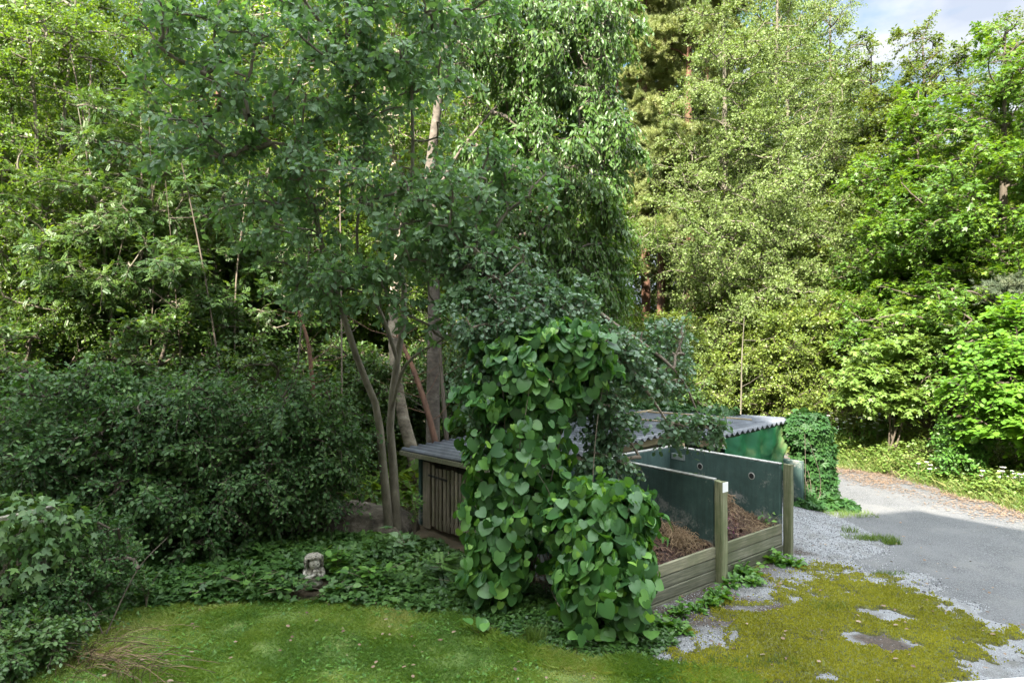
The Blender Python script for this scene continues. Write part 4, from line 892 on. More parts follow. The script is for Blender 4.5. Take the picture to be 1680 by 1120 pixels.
# ------------------------------------------------------------------ five-leaved creeper at the right end of the shed
def creeper():
    r = np.random.default_rng(41); root = thing('creeper', 'glossy dark green creeper draped over the right corner of the shed beside the road', 'vine', (6.2, 14.2, 0))
    q = tq(5.45, -.55) + [.2, -.08, 0]; B = [(q[0] + .05, q[1], 1.55, .5, .45, .42, 1.5), (q[0] + .2, q[1] + .05, 1.05, .42, .42, .5, 1.4), (q[0] + .25, q[1], .55, .38, .4, .45, 1.2), (q[0] + .15, q[1] - .1, .25, .45, .45, .25, .8), (q[0] + .1, q[1] - .4, .12, .5, .5, .12, .6), (q[0] + .5, q[1] - .6, .1, .3, .4, .1, .35)]
    p, nrm = in_blobs(B, 3800, r, .12); p = p[p[:, 2] > .02]; nrm = nrm[:len(p)]; p, nrm = in_blobs(B, 3800, r, .12); k = p[:, 2] > .02; p, nrm = p[k], nrm[k]
    extra = []
    for i in range(10):
        c = tq(5.6 + r.uniform(-.2, .1), 1.1 + i * .3, 0); c[2] = zr2(5.6, 1.1 + i * .3) + .06; pp, dd = in_blobs([(c[0], c[1], c[2], .28, .26, .12)], 150, r, .4); extra.append((pp, dd))
    p = np.concatenate([p] + [e[0] for e in extra]); nrm = np.concatenate([nrm] + [e[1] for e in extra]); n = len(p)
    nn = unit(nrm * .7 + Z * .6 + r.normal(0, .4, (n, 3))); tip = unit(-Z * .8 + nrm * .5 + r.normal(0, .4, (n, 3)))
    V, F, rr = leaves_np(p, tip, nn, r.uniform(.1, .19, n), FIVE, np.clip(r.beta(2, 2.5, n), 0, 1)); link('foliage', np_mesh('foliage', V - [6.2, 14.2, 0], F, {'rnd': rr}), LM['creeper'], root)
    P = []
    for _ in range(24):
        e = p[r.integers(n)] - [6.2, 14.2, 0]; s0 = np.array([r.normal(.1, .15), r.normal(0, .15), 0]); c = smooth_line([[*s0, .007], [*(s0 * .5 + e * .5 + r.normal(0, .1, 3)), .006], [*e, .003]], 8); P.append(c)
    P = np.array(P); V, F = tubes(P[..., :3], P[..., 3], 4); link('stems', np_mesh('stems', V, F), BK['dark'], root)
creeper()

# ------------------------------------------------------------------ left side: shrubs, trellis with vine
def shrub(name, label, c, B, leaf, tmpl, ls, n_nodes, seed, tw=6, lf=9, twl=.35, group=None, bark='dark', stem_r=.03, **kw):
    base = np.array([c[0], c[1], float(hz(c[0], c[1]))]); r = np.random.default_rng(seed); tr = []
    if name == 'dark_shrub':        # ragged outline: shoots and small masses standing clear of the main body
        B = [tuple(b[:6]) + (b[6],) for b in B]; B0 = list(B)
        for _ in range(9):
            b = B0[r.integers(len(B0))]; a = r.uniform(0, 6.3); u_ = r.uniform(.85, 1.2); q = r.uniform(.22, .42); B.append((b[0] + math.cos(a) * b[3] * u_ * .8, b[1] + math.sin(a) * b[4] * u_ * .6 - .2, b[2] + b[5] * r.uniform(.3, 1.15), q, q, q * r.uniform(.8, 1.5), .22))
    cen = np.mean([b[:3] for b in B], 0)
    for k in range(5):
        e = np.array(B[k % len(B)][:3]) + r.normal(0, .25, 3); s0 = base + [r.normal(0, .12), r.normal(0, .1), -.05]; m_ = s0 * .5 + e * .5 + [0, 0, .2]; tr.append([(*s0, stem_r), (*m_, stem_r * .7), (*e, stem_r * .35)])
    d = dict(g=.3, up=.3, flat=.5, shell=.5, wood=.0009); d.update(kw)
    return make_tree(name, label, 'shrub', base, leaf, bark, group=group, trunk_name='stems', seed=seed, trunks=[rel(t, base) for t in tr], blobs=rb(B, base), n_nodes=n_nodes, tw_per=tw, tw_len=twl, lf_per=lf, tmpl=tmpl, lsize=ls, **d)
shrub('dark_shrub', 'big dark green shrub with whorled oval leaves in the middle of the left thicket', (-4.9, 11.4), [BL(310, 690, 11, 130, 70, 1.1, 1.6), BL(250, 800, 10.8, 130, 80, 1.1, 1.5), BL(400, 780, 10.9, 100, 80, 1.0, 1.2), BL(330, 870, 10.9, 100, 50, .8, .7)], 'shrub', OVAL, .095, 486, 51, tw=7, lf=11, spread=1.2, twl=.55)
shrub('dark_shrub', 'dark shrub behind the boulder at the right end of the left thicket', (-3.4, 11.7), [BL(480, 720, 11.6, 100, 80, 1.0, 1.4), BL(530, 780, 11.6, 60, 60, .7, .8), BL(450, 810, 11.4, 80, 60, .8, .8)], 'shrub', OVAL, .095, 324, 52, tw=7, lf=11, spread=1.2, twl=.55)
shrub('dark_shrub', 'dark shrub spreading low above the trellis at the left edge of the picture', (-7.6, 11.0), [BL(60, 700, 11, 120, 70, 1.2, 1.5), BL(140, 780, 10.8, 100, 80, 1.1, 1.3), BL(30, 800, 11, 80, 60, 1, .8), BL(170, 860, 10.8, 80, 60, .8, .7)], 'shrub', OVAL, .095, 432, 53, tw=7, lf=11, spread=1.2, twl=.55)

def trellis():
    X, Y = -6.15, 7.75; root = thing('trellis', 'weathered grey wooden trellis buried in lobed vine leaves at the lower left', 'trellis', (X, Y, 0))
    wood = wood_mat('silver_wood', (.16, .14, .12), (.3, .27, .23), (.42, .39, .34), 2)
    for dx, dy in ((-.55, -.35), (.1, .1), (.5, .5)): MB().box((dx - .04, dy - .04, -.05), (.08, 0, 0), (0, .08, 0), (0, 0, 1.45), .006).build('post', wood, root)
    a_ = np.array([-.65, -.75, 1.2]); bar(a_, a_ + np.array([.72, .8, .34]), .09, .05, 'top_rail', wood, root)
    bar((.05, .05, 1.45), (.55, .6, 1.5), .08, .05, 'top_rail', wood, root)
    for k in range(7): bar((-.5 + k * .15, -.35 + k * .14, .1), (-.75 + k * .17 + .45, -.3 + k * .14, 1.35), .035, .015, 'lath', wood, root, .002)
    r = np.random.default_rng(61); v = thing('lobed_vine', 'lobed leaf vine smothering the wooden trellis at the lower left', 'vine', (X, Y, 0))
    B = [(-.3, -.15, 1.05, .6, .5, .35, 1.2), (.25, .3, 1.45, .55, .5, .35, 1.4), (.45, .3, .95, .45, .5, .5, 1.2), (-.1, -.1, .55, .6, .45, .5, 1.1), (.7, .5, 1.2, .35, .4, .45, .8), (-.9, .1, 1.2, .6, .6, .5, .8)]
    p, nrm = in_blobs(B, 1900, r, .2); k = p[:, 2] > .03; p, nrm = p[k], nrm[k]; n = len(p)
    V, F, rr = leaves_np(p, unit(-Z * .8 + nrm * .5 + r.normal(0, .4, (n, 3))), unit(nrm * .7 + Z * .6 + r.normal(0, .4, (n, 3))), r.uniform(.09, .17, n), MAPLE, np.clip(r.beta(2, 2.2, n), 0, 1))
    link('foliage', np_mesh('foliage', V, F, {'rnd': rr}), LM['hop'], v)
    P = []
    for _ in range(34):
        e = p[r.integers(n)]; s0 = np.array([r.normal(0, .35), r.normal(0, .25), 0]); P.append(smooth_line([[*s0, .007], [*(s0 * .5 + e * .5 + r.normal(0, .15, 3)), .006], [*e, .004]], 9))
    P = np.array(P); V, F = tubes(P[..., :3], P[..., 3], 4); link('stems', np_mesh('stems', V, F), BK['twig'], v)
trellis()
shrub('small_leaved_shrub', 'upright shrub with small paired leaves between the trellis and the lawn', (-4.95, 8.3), [(-5.35, 8.2, .5, .4, .35, .45, 1.2), (-5.2, 8.7, .85, .28, .3, .55, .8), (-5.6, 7.8, .35, .4, .35, .35, 1)], 'shrub', LEAF2, .065, 170, 62, tw=6, lf=14, twl=.35, up=.6, bark='dark', stem_r=.01)
shrub('rose_shrub', 'low leafy rose bush in the lower left corner in front of the trellis', (-5.2, 7.1), [(-5.6, 7.1, .3, .5, .4, .32, 1.2), (-5.1, 7.45, .3, .32, .3, .25, .8), (-5.3, 6.9, .18, .4, .3, .22, .8)], 'hop', OVAL, .075, 170, 63, tw=6, lf=9, twl=.28, up=.5, bark='dark', stem_r=.01)
# dry stalks
def stalks(px, py, label, seed, n=70):
    X, Y = gp(px, py); r = np.random.default_rng(seed); b0 = r.normal(0, .16, (n, 3)) * [1, .8, 0]; d = unit(np.stack([r.normal(.3, .45, n), r.normal(0, .35, n), r.uniform(.5, 1.2, n)], -1)); l = r.uniform(.35, .85, n)[:, None, None]; q = np.linspace(0, 1, 7)[None, :, None]
    P = b0[:, None] + d[:, None] * l * q + np.array([.5, -.1, -.55]) * l * q ** 2.2; V, F = tubes(P, np.full((n, 7), .0035), 3)
    o = link('dry_stalks', np_mesh('dry_stalks', V, F, {'rnd': np.repeat(r.random(n), 21)}), straw_m, loc=(X, Y, 0)); tag(o, label, 'dry stalks')
stalks(150, 1095, 'tuft of dead straw coloured stalks leaning from the lower left bushes', 3); stalks(215, 1120, 'few dead bent stalks reaching over the lawn at the bottom left', 4, 24)

# ------------------------------------------------------------------ ground cover, weeds, grass
SX, SY = gp(514, 966)
def cover(name, label, poly, n, hmax, tmpl, ls, mat, seed, cat='ground cover', hfun=None, avoid=None):
    r = np.random.default_rng(seed); xs = [p[0] for p in poly]; ys = [p[1] for p in poly]; x = r.uniform(min(xs), max(xs), n * 3); y = r.uniform(min(ys), max(ys), n * 3)
    sd_ = pdist(poly, x, y) + (vnoise(x, y, seed, 3, 2) - .5) * .5; k = (sd_ > 0) & (r.random(len(x)) < np.clip(sd_ * 4 + .3, 0, 1)); x, y, sd_ = x[k][:n], y[k][:n], sd_[k][:n]; k = np.hypot((x - SX) / 1.0, (y - SY + .12) / 1.3) > .33; x, y, sd_ = x[k], y[k], sd_[k]; n = len(x)
    h = hmax * np.clip(.25 + sd_ * 1.2, 0, 1) * (.35 + 1.1 * vnoise(x, y, seed + 3, 3, 1.6)); z_ = h * r.uniform(.35, 1, n) ** .6 + hz(x, y)
    an = r.uniform(0, 6.3, n); tip = unit(np.stack([np.cos(an), np.sin(an), r.normal(-.15, .3, n)], -1)); nn = unit(Z + r.normal(0, .38, (n, 3)))
    V, F, rr = leaves_np(np.stack([x, y, z_], -1), tip, nn, ls * r.uniform(.6, 1.25, n), tmpl, np.clip(.5 * r.random(n) + .5 * vnoise(x, y, seed + 9, 2, 2.5), 0, 1))
    m = min(n, 6000); Ps = np.stack([np.stack([x[:m], y[:m], hz(x[:m], y[:m])], -1), np.stack([x[:m], y[:m], z_[:m]], -1)], 1); o = link(name, np_mesh(name, V, F, {'rnd': rr}), mat); tag(o, label, cat, kind='stuff'); return o
cover('ground_cover', 'mixed low ground cover of lobed leaves between lawn and thicket', [(-7.0, 8.6), (-5.3, 8.2), (-4.7, 8.95), (-4.2, 9.15), (-2.0, 9.05), (-1.1, 8.9), (-1.3, 11.6), (-2.6, 12.1), (-7.5, 11.5), (-7.5, 9.6)], 19000, .34, TRIFOL, .13, LM['cover'], 71)
cover('ivy', 'ivy and small leaves creeping under the vine and slatted shed wall', [(-1.4, 9.1), (-.8, 8.9), (-.2, 8.2), (.5, 7.75), (1.3, 7.6), (1.9, 7.9), (2.1, 8.5), (1.5, 8.9), (.9, 8.7), (.6, 9.6), (-.2, 10.6), (-1.2, 11.8), (-1.7, 11.0)], 17000, .2, ROUND, .06, LM['cover'], 72)
cover('undergrowth', 'dark undergrowth on the wood floor behind the shrubs', [(-14, 11.5), (-3, 12.5), (-1, 14), (3, 17.5), (4, 24), (-4, 30), (-22, 30), (-22, 14)], 22000, .7, TRIFOL, .26, LM['forest'], 73, 'undergrowth')
cover('verge_plants', 'sunlit low weeds along the far side of the road', [(v[0] + .25, v[1]) for v in VERGE] + [(7.5, 34), (10, 25), (12.2, 18.6), (13.5, 14), (14.5, 11.5)], 34000, .6, OVAL, .085, LM['verge'], 74, 'weeds')

def blades(name, label, x, y, hts, wd, mat, seed, zf, cat, lean=.35, rndf=None):
    r = np.random.default_rng(seed); n = len(x); an = r.uniform(0, 6.3, n); w_ = np.stack([np.cos(an), np.sin(an), an * 0], -1) * wd * r.uniform(.7, 1.3, (n, 1)); ln = np.stack([r.normal(0, lean, n), r.normal(0, lean, n), np.ones(n)], -1) * hts[:, None]
    p = np.stack([x, y, zf(x, y)], -1); V = np.stack([p - w_, p + w_, p + ln * .55 + w_ * .6 , p + ln * [1.35, 1.35, .95]], 1); F = np.array([(0, 1, 2), (0, 2, 3)])[None] + (np.arange(n) * 4)[:, None, None]
    rr = r.random(n) if rndf is None else np.clip(rndf(x, y) + r.normal(0, .15, n), 0, 1)
    o = link(name, np_mesh(name, V.reshape(-1, 3), F.reshape(-1, 3), {'rnd': np.repeat(rr, 4)}), mat); return tag(o, label, cat, kind='stuff')
n = 330000; x = rng.uniform(-6.6, 2.7, n); y = rng.uniform(5.9, 9.6, n); k = pdist(LAWN, x, y) + (vnoise(x, y, 3, 3, 2.2) - .5) * .3 > -.04; x, y = x[k], y[k]
hh = (.02 + .06 * vnoise(x, y, 81, 5, 3.2) ** 1.5) * rng.uniform(.6, 1.3, len(x)); near = np.clip(-pdist([(-.6, 8.8), (.5, 7.6), (2.6, 7.2), (2.6, 7.7), (.6, 8.2), (-.4, 9.2)], x, y) < .25, 0, 1)
blades('grass', 'short mown lawn grass with yellowed patches', x, y, hh + .05 * near * rng.random(len(x)), .0045, grass_m, 82, lambda a_, b_: .015 + a_ * 0, 'grass', .55, lambda a_, b_: np.clip((vnoise(a_, b_, 83, 5, 1.3) - .26) * 1.7, 0, .9))
vg = leaf_mat('verge_grass', [(.06, .12, .02), (.13, .2, .04), (.27, .26, .11)], .35, .5)
n = 60000; y = rng.uniform(11.5, 30, n) ; dx_ = rng.gamma(2.0, .5, n); x = verge_x(y) + dx_ - .1 + (vnoise(y, y * 0, 88, 4, 1.6) - .5) * 1.1; gq = vnoise(x, y, 86, 4, 1.8); k = gq > rng.uniform(.3, .62, n); x, y, gq = x[k], y[k], gq[k]; n = len(x); blades('verge_grass', 'long bright grass fringe along the far road edge', x, y, rng.uniform(.08, .42, n) * np.clip(.35 + (x - verge_x(y)) * .7, .3, 1.2) * rng.uniform(.4, 1.2, n), .006, vg, 84, hz, 'grass', .38)

r = np.random.default_rng(90); n = 9000; x = r.uniform(-6, 2.6, n); y = r.uniform(6, 9.4, n); k = (pdist(LAWN, x, y) > .02) & (vnoise(x, y, 92, 4, 1.8) > r.uniform(.35, .7, n)); x, y = x[k], y[k]; n = len(x); an = r.uniform(0, 6.3, n)
V, F, rr = leaves_np(np.stack([x, y, r.uniform(.03, .07, n)], -1), np.stack([np.cos(an), np.sin(an), an * 0 + .1], -1), Z + r.normal(0, .3, (n, 3)), r.uniform(.025, .055, n), TRIFOL, r.random(n)); tag(link('clover', np_mesh('clover', V, F, {'rnd': rr}), LM['bright']), 'clover and small broad leaves mixed into the lawn', 'clover', kind='stuff')
n = 420; x = r.uniform(-4.5, 7.5, n); y = r.uniform(6.4, 13, n); an = r.uniform(0, 6.3, n); k = (pdist(LAWN, x, y) > 0) | ((x > 2.2) & ((x - P0[0]) * -U[1] + (y - P0[1]) * U[0] < -.1)); x, y, an = x[k], y[k], an[k]; n = len(x)
V, F, rr = leaves_np(np.stack([x, y, np.full(n, .075)], -1), np.stack([np.cos(an), np.sin(an), an * 0 + .1], -1), Z + r.normal(0, .3, (n, 3)), r.uniform(.03, .075, n), OVAL, r.random(n)); tag(link('fallen_leaves', np_mesh('fallen_leaves', V, F, {'rnd': rr}), lit), 'brown fallen leaves scattered on lawn and yard', 'fallen leaves', kind='stuff')

def rosette(seed, n=16, l=.26, tmpl=LOBED, mat='bright', upz=.9):
    r = np.random.default_rng(seed); an = np.arange(n) * 2.4 + r.normal(0, .2, n); el = r.uniform(.25, upz, n); tip = np.stack([np.cos(an) * np.cos(el), np.sin(an) * np.cos(el), np.sin(el)], -1)
    V, F, rr = leaves_np(np.zeros((n, 3)) + [0, 0, .02], tip, Z + r.normal(0, .2, (n, 3)) - tip * .3, l * r.uniform(.6, 1.1, n), tmpl, r.random(n)); d = np.linalg.norm(V[:, :2], axis=1); V[:, 2] -= d ** 2 * 1.2
    V[:, 2] = np.maximum(V[:, 2], .01); return np_mesh('leaves', V, F, {'rnd': rr})
wm = [rosette(s) for s in (1, 2, 3)]
WD = [(1270, 925, 1.25, 'tall dock like weed at the foot of the outer corner post'), (1300, 930, 1.0, 'leafy weed on the gravel just right of the outer corner post'), (1222, 945, 1.3, 'tall leafy weed against the right board front'), (1235, 960, .9, 'spreading weed in front of the right board front'), (1200, 962, .95, 'bushy weed beside the thick mossy post'),
      (1180, 985, 1.0, 'weed sprawling right in front of the thick mossy post'), (1165, 995, .9, 'weed left of the thick mossy post near the soil'), (1115, 1010, .9, 'weed below the left board front'), (1090, 1030, 1.0, 'broad weed between the vine and the soil patch'), (1120, 1040, .8, 'flat weed on the soil near the lawn corner'), (1145, 1005, .7, 'small weed under the left board front')]
for i, (px, py, s_, lb) in enumerate(WD):
    X, Y = gp(px, py); t_ = thing('leafy_weed', lb, 'weed', (X, Y, .0), i * 1.3, 'leafy weeds along the compost bins'); t_.scale = (s_,) * 3
    link('leaves', wm[i % 3], LM['bright'], t_)
    n = 40; r = np.random.default_rng(i + 100); p = r.normal(0, .09, (n, 3)) * [1, 1, 0] + Z * r.uniform(.03, .2, (n, 1)); V, F, rr = leaves_np(p, unit(r.normal(size=(n, 3)) * [1, 1, .3]), unit(Z + r.normal(0, .3, (n, 3))), r.uniform(.04, .08, n), ROUND, r.random(n)); link('undergrowth_leaves', np_mesh('small_leaves', V, F, {'rnd': rr}), LM['bright'], t_)
def tuft(px, py, label, n, h, seed, sx=.12, sy=.06):
    X, Y = gp(px, py); r = np.random.default_rng(seed); x = np.clip(r.normal(0, sx, n), -1.5 * sx, 1.5 * sx); y = np.clip(r.normal(0, sy, n), -1.5 * sy, 1.5 * sy); ln = np.stack([r.normal(0, .4, n), r.normal(0, .4, n), np.ones(n)], -1) * h * r.uniform(.5, 1.2, (n, 1)); an = r.uniform(0, 6.3, n)
    w_ = np.stack([np.cos(an), np.sin(an), an * 0], -1) * .005; p = np.stack([x, y, x * 0], -1); V = np.stack([p - w_, p + w_, p + ln * .6 + w_ * .5, p + ln], 1); F = np.array([(0, 1, 2), (0, 2, 3)])[None] + (np.arange(n) * 4)[:, None, None]
    o = link('grass_tuft', np_mesh('grass_tuft', V.reshape(-1, 3), F.reshape(-1, 3), {'rnd': np.repeat(r.random(n) * .6, 4)}), vg, loc=(X, Y, float(yard_h(np.array([X]), np.array([Y]))[0]))); tag(o, label, 'grass tuft', 'grass tufts on the gravel and road')
for a_ in ((1425, 888, 'long grass tuft strip at the asphalt edge', 500, .1, 1, .28, .07), (1462, 893, 'darker round grass tuft right of the strip at the asphalt edge', 240, .13, 2, .09, .05), (1394, 878, 'thin upright grass tuft on the pale gravel', 90, .12, 3, .08, .05), (1460, 944, 'flat green tuft at the gravel edge of the road', 120, .07, 4, .16, .04),
           (1360, 1000, 'bright grass tuft growing in the moss', 220, .08, 5, .15, .08), (1395, 846, 'grass tongue at the foot of the creeper by the road', 700, .12, 6, .3, .14), (880, 1055, 'dark spiky grass clump under the vine', 260, .2, 7, .07, .05), (1240, 1095, 'ragged grass clump at the corner of lawn and moss', 400, .09, 8, .3, .1)): tuft(*a_)

# leafy plants beside the statue
def leafy(px, py, h, label, seed, mat='bright', tmpl=OVAL, ls=.1, n=9, wdt=.16, lf=7, cat='plant', name='leafy_plant'):
    X, Y = gp(px, py); r = np.random.default_rng(seed); root = thing(name, label, cat, (X, Y, float(hz(X, Y)))); e = np.stack([r.normal(0, wdt, n), r.normal(0, wdt, n), h * r.uniform(.6, 1.05, n)], -1)
    q = np.linspace(0, 1, 6)[None, :, None]; P = e[:, None] * q * [1, 1, 1] + np.array([0, 0, .15]) * h * np.sin(q * 3.14); P[..., :2] = e[:, None, :2] * q ** 1.6; V, F = tubes(P, np.full((n, 6), .004), 4); link('stem', np_mesh('stem', V, F), LM[mat] if False else BK['twig'], root)
    k = r.uniform(.35, 1, (n, lf)); i0 = np.minimum((k * 5).astype(int), 4); f = (k * 5 - i0)[..., None]; ii = np.arange(n)[:, None]; p = (P[ii, i0] * (1 - f) + P[ii, i0 + 1] * f).reshape(-1, 3); m_ = len(p); an = r.uniform(0, 6.3, m_)
    tip = unit(np.stack([np.cos(an), np.sin(an), r.normal(.1, .25, m_)], -1)); V, F, rr = leaves_np(p, tip, unit(Z + r.normal(0, .3, (m_, 3))), ls * r.uniform(.7, 1.3, m_), tmpl, r.random(m_)); link('leaves', np_mesh('leaves', V, F, {'rnd': rr}), LM[mat], root); return root
leafy(552, 962, .55, 'tall bright leafy plant right behind the statue', 1, ls=.13, n=10, wdt=.13); leafy(548, 985, .25, 'low oval leaved plant at the right foot of the statue', 2, 'cover', ls=.12); leafy(612, 975, .42, 'broad leaved plant between statue and willow', 3, 'bright', ls=.14, n=12); leafy(590, 990, .22, 'small plant at the lawn edge right of the statue', 4, 'cover')
leafy(480, 978, .28, 'low lobed leaf plant left of the statue', 5, 'cover', MAPLE, .13, 14, .22); leafy(410, 975, .3, 'spreading lobed leaf plant at the back edge of the lawn', 6, 'cover', MAPLE, .14, 16, .25); leafy(350, 975, .35, 'dark lobed leaf plant at the back left of the lawn', 7, 'cover', MAPLE, .14, 14, .25)
leafy(672, 930, .6, 'blue green maple seedling at the corner of the slatted shed wall', 8, 'willow', MAPLE, .2, 5, .12, 6, 'seedling', 'maple_seedling'); leafy(680, 900, 1.1, 'tall thin stemmed weed standing against the shed corner post', 9, 'bright', LANCE, .1, 7, .12, 14); leafy(735, 960, .45, 'feathery dark fern below the slatted shed wall', 10, 'cover', PINN, .24, 14, .2, 5, 'fern', 'fern'); leafy(768, 985, .4, 'second feathery fern nearer to the vine', 11, 'cover', PINN, .22, 12, .2, 5, 'fern', 'fern')
leafy(240, 1000, .45, 'slim shoot with small leaves at the left edge of the lawn', 12, 'hop', LEAF2, .07, 8, .12, 14)

# ------------------------------------------------------------------ background trees: prototypes
def simple_tree(name, label, cat, loc, leaf, bark, H, W_, seed, tmpl, ls, nodes, tw=8, lf=10, twl=.6, crown0=.25, lean=0, group=None, rz=0, s=1, tr=.16, stems=1, **kw):
    r = np.random.default_rng(seed); trunks = []
    for k in range(stems):
        a = r.uniform(0, 6.3); sp = (.12 if stems == 1 else .35) * W_ * (1 if stems > 1 else .3); e = (math.cos(a) * sp + lean, math.sin(a) * sp)
        trunks.append([(r.normal(0, .08) * (stems > 1), r.normal(0, .08) * (stems > 1), -.1, tr), (e[0] * .2 + r.normal(0, .05), e[1] * .2, H * .25, tr * .8), (e[0] * .5 + r.normal(0, .1), e[1] * .5, H * .55, tr * .55), (e[0], e[1], H * .93, tr * .12)])
    B = []; nb = 9
    for k in range(nb):
        f = (k + .5) / nb; z_ = H * (crown0 + (1 - crown0) * f * .93); w_ = W_ * (.55 + .45 * math.sin(math.pi * min(1, .25 + f * .75))) * (1.08 - .55 * f); a = k * 2.4 + r.uniform(0, 1); off = w_ * .42
        B.append((math.cos(a) * off + lean * f, math.sin(a) * off, z_, w_ * .68, w_ * .68, H * (1 - crown0) / nb * 1.15))
    return make_tree(name, label, cat, loc, leaf, bark, group=group, seed=seed, trunks=trunks, blobs=B, n_nodes=nodes, tw_per=tw, tw_len=twl, lf_per=lf, tmpl=tmpl, lsize=ls, rz=rz, s=s, **kw)
def G(px, Y): X = (px - 840) / FP * Y; return (X, Y, float(hz(X, Y)) - .05)

# right side, sunlit
ASPS = 1
asp = simple_tree('aspen_tree', 'tallest pale green aspen with shimmering leaves right of the pine', 'tree', G(1270, 27), 'aspen', 'grey', 19, 4.2, 101, LEAF2, .115, 760, 10, 13, .75, .06, group='aspens behind the shed', tr=.2, flat=.15, jit=.6)
mp_ = simple_tree('maple_tree', 'big bright green maple filling the upper right corner', 'tree', G(1650, 19), 'maple', 'dark', 11.8, 4.3, 102, MAPLE, .165, 760, 9, 9, .5, .1, tr=.17, flat=.8, leaf_droop=.25, up=.05)
simple_tree('field_maple', 'olive green tree with knobbly top against the clouds', 'tree', G(1520, 26), 'mapledark', 'dark', 14.6, 4.6, 103, LEAF2, .14, 760, 10, 12, .6, .1, tr=.2)
fm2 = simple_tree('maple_tree', 'bright green maple standing behind the sapling at the verge', 'tree', G(1500, 21.5), 'maple', 'dark', 10.8, 3.5, 104, MAPLE, .16, 560, 9, 9, .5, .1, tr=.14, flat=.75)
copy_tree(asp, G(1290, 34), 5.5, 1.1, 'pale aspen behind the tallest aspen'); fmt = [o for o in bpy.data.objects if o.name.startswith('field_maple') and o.parent is None][0]
copy_tree(fmt, G(1432, 28), 1.9, 1.0, 'olive tree filling the gap between the aspens and the knobbly olive tree'); copy_tree(fmt, G(1640, 27), 3.3, 1.02, 'olive tree top behind the big bright maple')
copy_tree(asp, G(1190, 25), 2.1, .95, 'pale green aspen close to the pine trunk behind the shed'); copy_tree(asp, G(1365, 31), 4.0, 1.0, 'farther aspen whose right edge stands against the blue sky'); copy_tree(asp, G(1120, 36), 1.2, 1.0, 'pale aspen far behind the pine')
# hedge of bright shrubs
hd_ = [shrub('hedge_shrub', 'sunlit light green shrub behind the corrugated roof', (5.3, 22.5), [(5.3, 22.5, 1.6, 1.5, 1.2, 1.4, 1), (5.0, 22.5, 3.0, 1.2, 1.0, 1.1, .8), (6.2, 22.3, 2.2, 1.0, 1, 1.3, .7)], 'hedge', LEAF2, .1, 330, 111, tw=8, lf=11, twl=.45)]
for (px, Y, s_, rz, lb) in ((1290, 22, 1.1, 1.1, 'light green shrub behind the creeper corner of the shed'), (1370, 21.5, 1.15, 2.3, 'light green shrub left of the maple sapling'), (1080, 24, 1.1, 3.2, 'light green shrub under the pine trunks'), (1180, 27, 1.3, 4.4, 'taller light green shrub farther behind the corrugated roof'),
                            (1440, 24, 1.3, 5.2, 'tall light green shrub behind the maple sapling'), (1330, 26, 1.5, .4, 'high shrub mass in front of the aspens'), (1250, 24.5, 1.35, 3.9, 'dense light shrub around the thin pale stem'), (1010, 27, 1.2, .9, 'shrub half hidden behind the cherry foliage')):
    X, Y_, z_ = G(px, Y); copy_tree(hd_[0], (X, Y_, z_), rz, s_, lb, 'light green shrubs behind the shed')
hd_[0]['group'] = 'light green shrubs behind the shed'
sp = shrub('maple_sapling', 'bushy maple sapling with pale five lobed leaves beside the road', (10.4, 18.6), [(10.4, 18.6, 2.9, 1.3, 1.1, .9, 1.1), (9.7, 18.6, 2.2, 1.0, 1, .7, .8), (11.2, 18.8, 3.4, 1.2, 1, .9, .8), (10.6, 18.4, 1.7, .8, .8, .5, .4)], 'sapling', MAPLE, .2, 230, 112, tw=6, lf=8, twl=.45, flat=.8, up=.1, g=.2)
sp['category'] = 'sapling'
copy_tree(sp, G(1560, 20.5), 2.0, 1.2, 'taller maple sapling in the shade behind the roadside sapling')
sp2 = shrub('elm_bush', 'bright yellow green elm bush with layered branches at the right edge', (12.6, 15.8), [(11.5, 15.6, 2.6, 1.5, 1.3, .65, 1.2), (11.7, 15.4, 1.7, 1.2, 1.2, .5, .9), (12.2, 16, 3.6, 1.6, 1.3, .8, 1.1), (12.8, 15.6, 2.4, 1.2, 1.2, 1.0, .8), (12.2, 15.0, 1.1, .9, .9, .35, .4)], 'elm', ROUND, .16, 300, 113, tw=6, lf=11, twl=.65, flat=.92, up=.05, g=.22, leaf_droop=.15, spread=.8, jit=.15)
sp2['category'] = 'bush'
copy_tree(hd_[0], (13.6, 19.5, 1.0), 2.2, 1.3, 'green shrub behind the yellow green elm bush'); 
lb_ = shrub('verge_bush', 'small bright bush with twiggy base where the bank meets the road', (10.9, 16.4), [(10.8, 16.4, 1.1, .6, .5, .5, 1), (10.6, 16.2, .7, .5, .45, .35, .7)], 'bright', OVAL, .1, 120, 114, tw=6, lf=9, twl=.3)
